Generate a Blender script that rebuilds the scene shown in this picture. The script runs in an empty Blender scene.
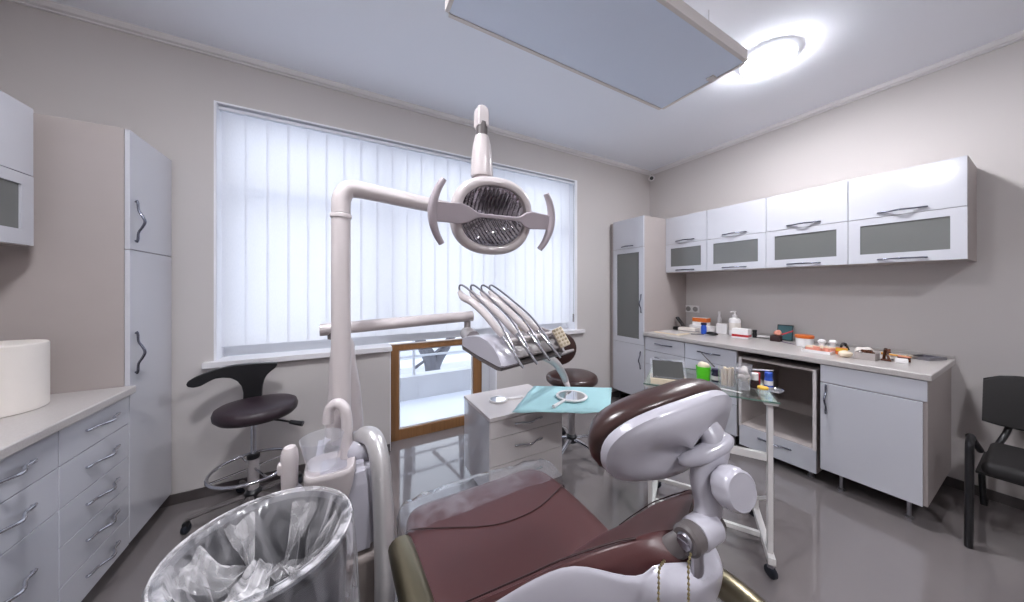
import bpy, bmesh, math, random
from mathutils import Vector, Matrix, noise
random.seed(7)
S = bpy.context.scene
C = S.collection
V = Vector
PI = math.pi

# ------------------------------------------------------------------ materials
def lin(c):
    out = []
    for v in c[:3]:
        v = v / 255.0
        out.append(v / 12.92 if v <= 0.04045 else ((v + 0.055) / 1.055) ** 2.4)
    return (out[0], out[1], out[2], 1.0)

def _base(name):
    m = bpy.data.materials.new(name)
    m.use_nodes = True
    nt = m.node_tree
    for n in list(nt.nodes):
        nt.nodes.remove(n)
    out = nt.nodes.new('ShaderNodeOutputMaterial')
    return m, nt, out

def mat(name, col, rough=0.4, metal=0.0, coat=0.0, var=0.04, scale=6.0, bump=0.0, bscale=200.0, spec=0.5, stretch=None, col2=None, coat_rough=0.05):
    """Principled surface whose colour drifts a little with an object-space noise and, if asked, has a fine bump."""
    m, nt, out = _base(name)
    p = nt.nodes.new('ShaderNodeBsdfPrincipled')
    nt.links.new(p.outputs[0], out.inputs[0])
    p.inputs['Roughness'].default_value = rough
    p.inputs['Metallic'].default_value = metal
    p.inputs['Coat Weight'].default_value = coat
    p.inputs['Coat Roughness'].default_value = coat_rough
    p.inputs['Specular IOR Level'].default_value = spec
    tc = nt.nodes.new('ShaderNodeTexCoord')
    src = tc.outputs['Object']
    if stretch:
        mp = nt.nodes.new('ShaderNodeMapping')
        mp.inputs['Scale'].default_value = stretch
        nt.links.new(src, mp.inputs[0])
        src = mp.outputs[0]
    nz = nt.nodes.new('ShaderNodeTexNoise')
    nz.inputs['Scale'].default_value = scale
    nz.inputs['Detail'].default_value = 4
    nt.links.new(src, nz.inputs['Vector'])
    mx = nt.nodes.new('ShaderNodeMix')
    mx.data_type = 'RGBA'
    a = lin(col)
    b = lin(col2) if col2 else tuple(max(0, v * (1 - 2 * var)) for v in a[:3]) + (1,)
    mx.inputs['A'].default_value = a
    mx.inputs['B'].default_value = b
    nt.links.new(nz.outputs['Fac'], mx.inputs['Factor'])
    nt.links.new(mx.outputs['Result'], p.inputs['Base Color'])
    if bump:
        n2 = nt.nodes.new('ShaderNodeTexNoise')
        n2.inputs['Scale'].default_value = bscale
        nt.links.new(src, n2.inputs['Vector'])
        bp = nt.nodes.new('ShaderNodeBump')
        bp.inputs['Strength'].default_value = bump
        bp.inputs['Distance'].default_value = 0.002
        nt.links.new(n2.outputs['Fac'], bp.inputs['Height'])
        nt.links.new(bp.outputs[0], p.inputs['Normal'])
    return m

def schlick(nt, f0):
    """Reflectance of a thin sheet, the same from both of its sides."""
    lw = nt.nodes.new('ShaderNodeLayerWeight')
    lw.inputs[0].default_value = 0.5
    pw = nt.nodes.new('ShaderNodeMath')
    pw.operation = 'POWER'
    pw.inputs[1].default_value = 5.0
    ma = nt.nodes.new('ShaderNodeMath')
    ma.operation = 'MULTIPLY_ADD'
    ma.inputs[1].default_value = 1 - f0
    ma.inputs[2].default_value = f0
    nt.links.new(lw.outputs['Facing'], pw.inputs[0])
    nt.links.new(pw.outputs[0], ma.inputs[0])
    return ma

def glassy(name, tint, clear=0.85, rough=0.02, body=None, bodyw=0.0, ior=1.45, noise_body=0.0):
    """Thin pane or film: see-through layer, Fresnel reflection, and an optional milky body."""
    m, nt, out = _base(name)
    tr = nt.nodes.new('ShaderNodeBsdfTransparent')
    tr.inputs[0].default_value = tuple(v * clear for v in lin(tint)[:3]) + (1,)
    gl = nt.nodes.new('ShaderNodeBsdfGlossy')
    gl.inputs['Roughness'].default_value = rough
    gl.inputs['Color'].default_value = (1, 1, 1, 1)
    fr = schlick(nt, ((ior - 1) / (ior + 1)) ** 2)
    last = tr.outputs[0]
    if bodyw:
        df = nt.nodes.new('ShaderNodeBsdfDiffuse')
        df.inputs[0].default_value = lin(body)
        mb = nt.nodes.new('ShaderNodeMixShader')
        mb.inputs[0].default_value = bodyw
        if noise_body:
            tc = nt.nodes.new('ShaderNodeTexCoord')
            nz = nt.nodes.new('ShaderNodeTexNoise')
            nz.inputs['Scale'].default_value = noise_body
            nz.inputs['Detail'].default_value = 3
            nz.inputs['Distortion'].default_value = 1.5
            nt.links.new(tc.outputs['Object'], nz.inputs['Vector'])
            mr = nt.nodes.new('ShaderNodeMapRange')
            mr.inputs['From Min'].default_value = 0.4
            mr.inputs['From Max'].default_value = 0.7
            mr.inputs['To Min'].default_value = bodyw * 0.3
            mr.inputs['To Max'].default_value = min(1, bodyw * 2.4)
            nt.links.new(nz.outputs['Fac'], mr.inputs['Value'])
            nt.links.new(mr.outputs[0], mb.inputs[0])
        nt.links.new(last, mb.inputs[1])
        nt.links.new(df.outputs[0], mb.inputs[2])
        last = mb.outputs[0]
    mx = nt.nodes.new('ShaderNodeMixShader')
    nt.links.new(fr.outputs[0], mx.inputs[0])
    nt.links.new(last, mx.inputs[1])
    nt.links.new(gl.outputs[0], mx.inputs[2])
    nt.links.new(mx.outputs[0], out.inputs[0])
    return m

def haze(name, body, lo, hi):
    """Thin film: nearly clear face-on, milky where it is seen edge-on, glossy all over."""
    m, nt, out = _base(name)
    tr = nt.nodes.new('ShaderNodeBsdfTransparent')
    df = nt.nodes.new('ShaderNodeBsdfDiffuse')
    df.inputs[0].default_value = lin(body)
    gl = nt.nodes.new('ShaderNodeBsdfGlossy')
    gl.inputs['Roughness'].default_value = 0.18
    lw = nt.nodes.new('ShaderNodeLayerWeight')
    lw.inputs[0].default_value = 0.5
    tc = nt.nodes.new('ShaderNodeTexCoord')
    nz = nt.nodes.new('ShaderNodeTexNoise')
    nz.inputs['Scale'].default_value = 13.0
    nz.inputs['Distortion'].default_value = 2.0
    nz.inputs['Detail'].default_value = 5
    mp = nt.nodes.new('ShaderNodeMapping')
    mp.inputs['Scale'].default_value = (1.0, 1.0, 0.35)
    nt.links.new(tc.outputs['Object'], mp.inputs[0])
    nt.links.new(mp.outputs[0], nz.inputs['Vector'])
    pw = nt.nodes.new('ShaderNodeMath')
    pw.operation = 'POWER'
    pw.inputs[1].default_value = 2.2
    nt.links.new(lw.outputs['Facing'], pw.inputs[0])
    mr = nt.nodes.new('ShaderNodeMapRange')
    mr.inputs['To Min'].default_value = lo
    mr.inputs['To Max'].default_value = hi
    nt.links.new(pw.outputs[0], mr.inputs['Value'])
    ml = nt.nodes.new('ShaderNodeMath')
    ml.operation = 'MULTIPLY_ADD'
    ml.use_clamp = True
    ml.inputs[2].default_value = 0.0
    sc = nt.nodes.new('ShaderNodeMapRange')
    sc.inputs['From Min'].default_value = 0.35
    sc.inputs['From Max'].default_value = 0.65
    sc.inputs['To Min'].default_value = 0.25
    sc.inputs['To Max'].default_value = 1.9
    nt.links.new(nz.outputs['Fac'], sc.inputs['Value'])
    nt.links.new(mr.outputs[0], ml.inputs[0])
    nt.links.new(sc.outputs[0], ml.inputs[1])
    a = nt.nodes.new('ShaderNodeMixShader')
    nt.links.new(ml.outputs[0], a.inputs[0])
    nt.links.new(tr.outputs[0], a.inputs[1])
    nt.links.new(df.outputs[0], a.inputs[2])
    fr = schlick(nt, 0.035)
    b = nt.nodes.new('ShaderNodeMixShader')
    nt.links.new(fr.outputs[0], b.inputs[0])
    nt.links.new(a.outputs[0], b.inputs[1])
    nt.links.new(gl.outputs[0], b.inputs[2])
    nt.links.new(b.outputs[0], out.inputs[0])
    return m

def emit(name, col, strength):
    m, nt, out = _base(name)
    e = nt.nodes.new('ShaderNodeEmission')
    e.inputs[0].default_value = lin(col)
    e.inputs[1].default_value = strength
    nt.links.new(e.outputs[0], out.inputs[0])
    return m

def fabric_blind(name):
    m, nt, out = _base(name)
    df = nt.nodes.new('ShaderNodeBsdfDiffuse')
    tl = nt.nodes.new('ShaderNodeBsdfTranslucent')
    tc = nt.nodes.new('ShaderNodeTexCoord')
    mp = nt.nodes.new('ShaderNodeMapping')
    mp.inputs['Scale'].default_value = (300, 300, 60)
    nt.links.new(tc.outputs['Object'], mp.inputs[0])
    nz = nt.nodes.new('ShaderNodeTexNoise')
    nz.inputs['Scale'].default_value = 1.0
    nt.links.new(mp.outputs[0], nz.inputs['Vector'])
    mx = nt.nodes.new('ShaderNodeMix')
    mx.data_type = 'RGBA'
    mx.inputs['A'].default_value = lin((240, 240, 243))
    mx.inputs['B'].default_value = lin((228, 229, 234))
    nt.links.new(nz.outputs['Fac'], mx.inputs['Factor'])
    nt.links.new(mx.outputs['Result'], df.inputs[0])
    nt.links.new(mx.outputs['Result'], tl.inputs[0])
    ms = nt.nodes.new('ShaderNodeMixShader')
    ms.inputs[0].default_value = 0.66
    nt.links.new(df.outputs[0], ms.inputs[1])
    nt.links.new(tl.outputs[0], ms.inputs[2])
    nt.links.new(ms.outputs[0], out.inputs[0])
    return m

def floor_mat():
    m = mat('poured_floor', (124, 118, 118), rough=0.08, coat=0.9, var=0.05, scale=2.5, col2=(114, 108, 108), spec=0.6, bump=0.02, bscale=9.0, coat_rough=0.02)
    return m

def wood(name, a, b, along='Z'):
    st = {'X': (0.6, 14, 14), 'Y': (14, 0.6, 14), 'Z': (14, 14, 0.6)}[along]
    return mat(name, a, rough=0.35, col2=b, scale=5.0, stretch=st, bump=0.05, bscale=30)

M = dict(
    wall=mat('painted_wall', (200, 195, 193), 0.75, var=0.02, scale=2.0, bump=0.04, bscale=120),
    ceiling=mat('ceiling_paint', (243, 247, 255), 0.8, var=0.01, scale=1.0, bump=0.02, bscale=100),
    cornice=mat('cornice_white', (226, 224, 224), 0.6, var=0.02),
    base=mat('skirting_tile', (84, 78, 78), 0.3, var=0.1, scale=12),
    floor=floor_mat(),
    reveal=mat('window_plaster', (236, 237, 242), 0.5, var=0.01),
    sill=mat('sill_board', (226, 224, 226), 0.3, var=0.02),
    pvc=mat('white_pvc', (222, 225, 230), 0.3, var=0.01),
    wood=wood('stained_oak', (154, 112, 72), (116, 78, 46), 'Z'),
    woodx=wood('stained_oak_rail', (168, 116, 66), (126, 78, 38), 'X'),
    gloss=mat('white_gloss_front', (195, 196, 203), 0.10, coat=0.8, coat_rough=0.02, var=0.015, scale=3),
    beige=mat('beige_melamine', (173, 164, 161), 0.45, var=0.03, scale=8),
    edge=mat('pale_edge_band', (206, 200, 199), 0.4, var=0.03),
    top=mat('stone_worktop', (190, 185, 183), 0.3, var=0.05, scale=160, col2=(168, 163, 160)),
    black=mat('black_plastic', (26, 26, 29), 0.35, var=0.1, scale=15),
    plinth=mat('dark_plinth', (38, 36, 38), 0.5, var=0.1),
    blackfab=mat('black_upholstery', (27, 24, 25), 0.7, var=0.1, scale=60, bump=0.2, bscale=600),
    chrome=mat('polished_chrome', (205, 206, 212), 0.14, metal=1.0, var=0.03),
    reflector=mat('ribbed_reflector', (176, 172, 178), 0.07, metal=1.0, var=0.03),
    steel=mat('brushed_steel', (165, 163, 170), 0.3, metal=1.0, var=0.06, scale=40),
    dchrome=mat('dark_chrome', (120, 122, 134), 0.25, metal=1.0, var=0.05),
    plast=mat('warm_white_plastic', (208, 200, 200), 0.28, coat=0.3, var=0.015),
    plastb=mat('cool_white_plastic', (180, 178, 187), 0.28, coat=0.3, var=0.015),
    greyp=mat('grey_plastic', (158, 152, 152), 0.4, var=0.03),
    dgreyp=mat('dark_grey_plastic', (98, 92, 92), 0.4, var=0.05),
    lilac=mat('lilac_grey_plastic', (182, 172, 178), 0.4, var=0.03),
    leather=mat('brown_leatherette', (76, 42, 42), 0.4, coat=0.05, var=0.05, scale=10, bump=0.06, bscale=350, coat_rough=0.25),
    leatherd=mat('dark_brown_leatherette', (58, 36, 33), 0.3, coat=0.15, var=0.05, scale=10, bump=0.06, bscale=350, coat_rough=0.2),
    seam=mat('seam_thread', (48, 26, 26), 0.6, var=0.05),
    purple=mat('plum_upholstery', (46, 33, 40), 0.42, var=0.05, scale=14, bump=0.06, bscale=400),
    gold=mat('champagne_metal', (132, 124, 102), 0.32, metal=1.0, var=0.05, scale=20),
    silver=mat('satin_silver', (208, 206, 206), 0.34, metal=0.6, var=0.04, scale=20),
    taupe=mat('taupe_cover', (128, 118, 114), 0.45, var=0.04),
    doorpane=glassy('door_double_glazing', (246, 248, 250), 0.99),
    pane=glassy('window_glass', (252, 253, 254), 0.995),
    cabglass=glassy('smoked_cabinet_glass', (200, 202, 202), 0.8, rough=0.06, body=(164, 166, 164), bodyw=0.36, ior=1.5),
    tableglass=glassy('trolley_glass', (246, 253, 250), 0.985, ior=1.5),
    glassedge=glassy('green_glass_edge', (120, 165, 150), 0.7, body=(150, 185, 172), bodyw=0.4),
    cupclear=glassy('clear_cup', (253, 253, 254), 0.99, rough=0.05, body=(240, 242, 248), bodyw=0.11),
    film=glassy('thin_plastic_film', (253, 253, 254), 0.995, rough=0.15, body=(232, 236, 246), bodyw=0.05, noise_body=14.0, ior=1.3),
    bag=haze('bin_bag_film', (240, 238, 242), 0.13, 0.8),
    bagskirt=haze('bin_bag_skirt', (236, 236, 242), 0.05, 0.6),
    bagfold=haze('bin_bag_fold', (242, 240, 242), 0.22, 0.8),
    binp=mat('grey_bin_plastic', (66, 66, 72), 0.4, var=0.05),
    teal=mat('teal_paper', (170, 213, 217), 0.8, var=0.04, scale=30, bump=0.1, bscale=200),
    paper=mat('white_paper', (222, 215, 208), 0.85, var=0.02, scale=30, bump=0.05, bscale=300),
    trolley=mat('white_enamel', (215, 212, 210), 0.3, coat=0.2, var=0.02),
    panelface=mat('light_panel_diffuser', (228, 238, 255), 0.35, var=0.02, scale=2),
    panelframe=mat('light_panel_housing', (222, 216, 212), 0.4, var=0.02),
    rubber=mat('caster_rubber', (30, 34, 44), 0.5, var=0.1),
    mirror=mat('mirror_glass', (225, 228, 232), 0.03, metal=1.0, var=0.0),
    bronze=mat('bead_chain_metal', (186, 172, 130), 0.3, metal=1.0, var=0.05),
    snow=mat('snow', (236, 240, 248), 0.9, var=0.02, scale=1.5, bump=0.3, bscale=6),
    concrete=mat('balcony_wall', (222, 223, 226), 0.8, var=0.05, scale=4, bump=0.1, bscale=40),
    bark=mat('tree_bark', (112, 112, 120), 0.9, var=0.25, scale=9, bump=0.6, bscale=30),
    blind=fabric_blind('blind_fabric'),
    lampglow=emit('ceiling_lamp_diffuser', (250, 250, 255), 142.0),
    lampring=emit('ceiling_lamp_edge_glow', (250, 250, 255), 1.2),
)
def pm(name, col, rough=0.4, **k):
    return mat(name, col, rough, **k)
M.update(
    orange=pm('orange_plastic', (214, 110, 44)), red=pm('red_plastic', (176, 34, 44)), blue=pm('blue_plastic', (40, 84, 190)),
    navy=pm('navy_plastic', (34, 30, 62)), green=pm('lime_plastic', (92, 214, 40)), cream=pm('cream_plastic', (228, 214, 190)),
    white=pm('white_plastic', (236, 234, 234)), pink=pm('pink_gum_acrylic', (222, 150, 130)), plaster=pm('dental_plaster', (224, 208, 184), 0.8),
    tealp=pm('dark_teal_print', (62, 104, 110)), brown=pm('brown_glass', (84, 50, 34), 0.15), grey=pm('grey_print', (150, 146, 144)),
    amber=pm('amber_plastic', (206, 150, 70)), mauve=pm('mauve_plastic', (118, 96, 128)), screen=pm('dark_gel_insert', (70, 70, 68), 0.2),
    yellow=pm('yellow_plastic', (222, 176, 54)), tan=pm('tan_rubber_key', (190, 172, 138)),
)

# ------------------------------------------------------------------ mesh tools
def nb():
    return bmesh.new()

def merge(bm, other):
    me = bpy.data.meshes.new('tmp')
    other.to_mesh(me)
    other.free()
    bm.from_mesh(me)
    bpy.data.meshes.remove(me)

def box(bm, x0, x1, y0, y1, z0, z1, bev=0.0, seg=2, mtx=None):
    t = bmesh.new()
    bmesh.ops.create_cube(t, size=1.0)
    for v in t.verts:
        v.co = V((x0 + (v.co.x + .5) * (x1 - x0), y0 + (v.co.y + .5) * (y1 - y0), z0 + (v.co.z + .5) * (z1 - z0)))
    if bev:
        bmesh.ops.bevel(t, geom=list(t.edges), offset=bev, segments=seg, profile=0.5, affect='EDGES', clamp_overlap=True)
    if mtx is not None:
        t.transform(mtx)
    merge(bm, t)
    return bm

def B(*a, **k):
    return box(nb(), *a, **k)

def hollow(bm, x0, x1, y0, y1, z0, z1, face, t=0.018, depth=None):
    """A box open on one side (face '+x', '-x', '-y'), its walls t thick, as one connected mesh."""
    tb = bmesh.new()
    bmesh.ops.create_cube(tb, size=1.0)
    for v in tb.verts:
        v.co = V((x0 + (v.co.x + .5) * (x1 - x0), y0 + (v.co.y + .5) * (y1 - y0), z0 + (v.co.z + .5) * (z1 - z0)))
    d = {'+x': V((1, 0, 0)), '-x': V((-1, 0, 0)), '-y': V((0, -1, 0))}[face]
    tb.normal_update()
    f = max(tb.faces, key=lambda q: q.normal.dot(d))
    bmesh.ops.inset_individual(tb, faces=[f], thickness=t, depth=0)
    full = abs((V((x1 - x0, y1 - y0, z1 - z0))).dot(d))
    r = bmesh.ops.extrude_face_region(tb, geom=[f])
    vs = [e for e in r['geom'] if isinstance(e, bmesh.types.BMVert)]
    bmesh.ops.translate(tb, verts=vs, vec=-d * ((depth or full) - t))
    if f.is_valid:
        bmesh.ops.delete(tb, geom=[f], context='FACES_ONLY')
    bmesh.ops.recalc_face_normals(tb, faces=tb.faces)
    merge(bm, tb)
    return bm

def ring_frame(bm, o, u, v, w, W, H, l, r, b, t):
    """Rectangular frame as one ring: corner o, sides u (length W) and v (length H), thickness vector w; borders l r b t."""
    o, u, v, w = V(o), V(u), V(v), V(w)
    out = [(0, 0), (W, 0), (W, H), (0, H)]
    inn = [(l, b), (W - r, b), (W - r, H - t), (l, H - t)]
    loops = []
    for k, pts in ((0, out), (0, inn), (1, inn), (1, out)):
        loops.append([bm.verts.new(o + u * a + v * c + w * k) for a, c in pts])
    for i in range(4):
        A, D = loops[i], loops[(i + 1) % 4]
        for j in range(4):
            bm.faces.new((A[j], A[(j + 1) % 4], D[(j + 1) % 4], D[j]))
    bmesh.ops.recalc_face_normals(bm, faces=bm.faces)
    return bm

def smooth_path(pts, n=6):
    pts = [V(p) for p in pts]
    if len(pts) < 3:
        return pts
    out = []
    P = [pts[0] * 2 - pts[1]] + pts + [pts[-1] * 2 - pts[-2]]
    for i in range(1, len(P) - 2):
        a, b, c, d = P[i - 1], P[i], P[i + 1], P[i + 2]
        for k in range(n):
            t = k / n
            out.append(0.5 * ((2 * b) + (c - a) * t + (2 * a - 5 * b + 4 * c - d) * t * t + (3 * b - a - 3 * c + d) * t ** 3))
    out.append(pts[-1])
    return out

def loft(bm, rings, cap=True, closed=True):
    vs = [[bm.verts.new(p) for p in r] for r in rings]
    n = len(rings[0])
    for i in range(len(vs) - 1):
        for j in range(n if closed else n - 1):
            k = (j + 1) % n
            bm.faces.new((vs[i][j], vs[i][k], vs[i + 1][k], vs[i + 1][j]))
    if cap and closed:
        bm.faces.new(list(reversed(vs[0])))
        bm.faces.new(vs[-1])
    return vs

def tube(bm, pts, r, seg=12, sm=6, flat=1.0, up=None, cap=True):
    """Round (or flattened) tube through the points; r is a radius or one per point."""
    raw = [V(p) for p in pts]
    path = smooth_path(raw, sm) if sm else raw
    if isinstance(r, (list, tuple)):
        rp = smooth_path([V((q, 0, 0)) for q in r], sm) if sm and len(r) > 2 else [V((r[0] + (r[-1] - r[0]) * i / max(1, len(path) - 1), 0, 0)) for i in range(len(path))]
        rad = [max(1e-4, q.x) for q in rp]
    else:
        rad = [r] * len(path)
    T = []
    for i in range(len(path)):
        a = path[max(0, i - 1)]
        b = path[min(len(path) - 1, i + 1)]
        T.append((b - a).normalized())
    nrm = V(up) if up is not None else (V((0, 0, 1)) if abs(T[0].z) < 0.9 else V((1, 0, 0)))
    rings = []
    for i, p in enumerate(path):
        if up is not None:
            nrm = V(up)
        nrm = (nrm - T[i] * nrm.dot(T[i]))
        nrm = nrm.normalized() if nrm.length > 1e-6 else V((1, 0, 0))
        bi = T[i].cross(nrm)
        rings.append([p + (nrm * math.cos(2 * PI * k / seg) * flat + bi * math.sin(2 * PI * k / seg)) * rad[i] for k in range(seg)])
    loft(bm, rings, cap)
    return bm

def lathe(bm, prof, c=(0, 0, 0), seg=28, mtx=None, sx=1.0, sy=1.0, close=True):
    """Profile [(r, z)] spun round z at c; closes the ends."""
    c = V(c)
    t = bmesh.new()
    rings = [[V((max(r, 1e-4) * math.cos(2 * PI * k / seg) * sx, max(r, 1e-4) * math.sin(2 * PI * k / seg) * sy, z)) for k in range(seg)] for r, z in prof]
    loft(t, rings, close)
    bmesh.ops.recalc_face_normals(t, faces=t.faces)
    if mtx is not None:
        t.transform(mtx)
    t.transform(Matrix.Translation(c))
    merge(bm, t)
    return bm

def ball(bm, c, r, sx=1, sy=1, sz=1, seg=16, rings=10, mtx=None):
    t = bmesh.new()
    bmesh.ops.create_uvsphere(t, u_segments=seg, v_segments=rings, radius=r)
    t.transform(Matrix.Diagonal((sx, sy, sz, 1)))
    if mtx is not None:
        t.transform(mtx)
    t.transform(Matrix.Translation(V(c)))
    merge(bm, t)
    return bm

def prism(bm, pts, w, bev=0.0, seg=2):
    """Polygon (3-D points, one plane) pushed along vector w."""
    t = bmesh.new()
    a = [t.verts.new(V(p)) for p in pts]
    b = [t.verts.new(V(p) + V(w)) for p in pts]
    t.faces.new(a)
    t.faces.new(list(reversed(b)))
    for i in range(len(a)):
        j = (i + 1) % len(a)
        t.faces.new((a[j], a[i], b[i], b[j]))
    bmesh.ops.recalc_face_normals(t, faces=t.faces)
    if bev:
        bmesh.ops.bevel(t, geom=list(t.edges), offset=bev, segments=seg, profile=0.5, affect='EDGES', clamp_overlap=True)
    merge(bm, t)
    return bm

def torus(bm, c, R, r, seg=40, s2=10, mtx=None, arc=None):
    t = bmesh.new()
    n = seg
    rings = []
    for i in range(n + (1 if arc else 0)):
        a = (arc or 2 * PI) * i / n
        rings.append([V(((R + r * math.cos(2 * PI * k / s2)) * math.cos(a), (R + r * math.cos(2 * PI * k / s2)) * math.sin(a), r * math.sin(2 * PI * k / s2))) for k in range(s2)])
    if not arc:
        vs = [[t.verts.new(p) for p in r_] for r_ in rings]
        for i in range(n):
            for j in range(s2):
                t.faces.new((vs[i][j], vs[(i + 1) % n][j], vs[(i + 1) % n][(j + 1) % s2], vs[i][(j + 1) % s2]))
    else:
        loft(t, rings, True)
    bmesh.ops.recalc_face_normals(t, faces=t.faces)
    if mtx is not None:
        t.transform(mtx)
    t.transform(Matrix.Translation(V(c)))
    merge(bm, t)
    return bm

# ------------------------------------------------------------------ objects
ROOT = {}
def thing(name, label, cat, loc=(0, 0, 0), rz=0.0, group=None):
    o = bpy.data.objects.new(name, None)
    C.objects.link(o)
    o.empty_display_size = 0.05
    o.location = loc
    o.rotation_euler = (0, 0, rz)
    o['label'] = label
    o['category'] = cat
    if group:
        o['group'] = group
    ROOT[o.name] = Matrix.Translation(V(loc)) @ Matrix.Rotation(rz, 4, 'Z')
    return o

def _root(o):
    while o.parent:
        o = o.parent
    return o

def obj(name, bm, m, parent=None, label=None, world=True, sharp=40, smooth=True, sub=0):
    me = bpy.data.meshes.new(name)
    if world and parent is not None:
        bm.transform(ROOT[_root(parent).name].inverted())
    bmesh.ops.recalc_face_normals(bm, faces=bm.faces)
    bm.to_mesh(me)
    bm.free()
    me.materials.append(M[m] if isinstance(m, str) else m)
    if smooth:
        me.polygons.foreach_set('use_smooth', [True] * len(me.polygons))
        me.set_sharp_from_angle(angle=math.radians(sharp))
    o = bpy.data.objects.new(name, me)
    C.objects.link(o)
    if parent is not None:
        o.parent = parent
    if label:
        o['label'] = label
    if smooth and not sub:
        wn = o.modifiers.new('weighted_normal', 'WEIGHTED_NORMAL')
        wn.mode = 'FACE_AREA'
        wn.weight = 90
        wn.keep_sharp = True
    if sub:
        md = o.modifiers.new('subsurf', 'SUBSURF')
        md.levels = sub
        md.render_levels = sub
    return o

def tag(o, label, cat, group=None, kind=None):
    o['label'] = label
    o['category'] = cat
    if group:
        o['group'] = group
    if kind:
        o['kind'] = kind
    return o

def single(name, bm, m, label, cat, group=None, base=None, **k):
    """A thing that is one mesh, its origin at its base."""
    xs = [v.co.copy() for v in bm.verts]
    lo = V((min(p.x for p in xs), min(p.y for p in xs), min(p.z for p in xs)))
    hi = V((max(p.x for p in xs), max(p.y for p in xs), max(p.z for p in xs)))
    b = V(((lo.x + hi.x) / 2, (lo.y + hi.y) / 2, lo.z))
    bm.transform(Matrix.Translation(-b))
    o = obj(name, bm, m, **k)
    o.location = b
    ROOT[o.name] = Matrix.Translation(b)
    return tag(o, label, cat, group)

def struct(name, bm, m, parent=None, **k):
    o = obj(name, bm, m, parent, **k)
    if parent is None:
        o['kind'] = 'structure'
        ROOT[o.name] = Matrix.Identity(4)
    return o

def dup(root, loc, rz=0.0, label=None, group=None):
    r = root.copy()
    C.objects.link(r)
    r.location = loc
    r.rotation_euler = (0, 0, rz)
    if label:
        r['label'] = label
    if group:
        r['group'] = group
    for ch in list(root.children):
        c = ch.copy()
        C.objects.link(c)
        c.parent = r
        for g in ch.children:
            d = g.copy()
            C.objects.link(d)
            d.parent = c
    ROOT[r.name] = Matrix.Translation(V(loc)) @ Matrix.Rotation(rz, 4, 'Z')
    return r

def frame_m(o, x, y, z):
    m = Matrix((V(x), V(y), V(z))).transposed().to_4x4()
    m.translation = V(o)
    return m

def look_m(o, zdir, xhint=(1, 0, 0)):
    z = V(zdir).normalized()
    x = V(xhint)
    x = (x - z * x.dot(z)).normalized()
    return frame_m(o, x, z.cross(x), z)

# ------------------------------------------------------------------ room sizes (metres; camera stands at x=0, y=0)
XL, XR, YB, YW, ZC = -1.55, 3.5, -2.4, 2.6, 2.81
EYE = 1.31
WT = 0.25           # window wall thickness
WX0, WX1, WZ0, WZ1 = -0.718, 2.266, 0.845, 2.495
DX0, DX1 = 0.325, 1.278

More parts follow.
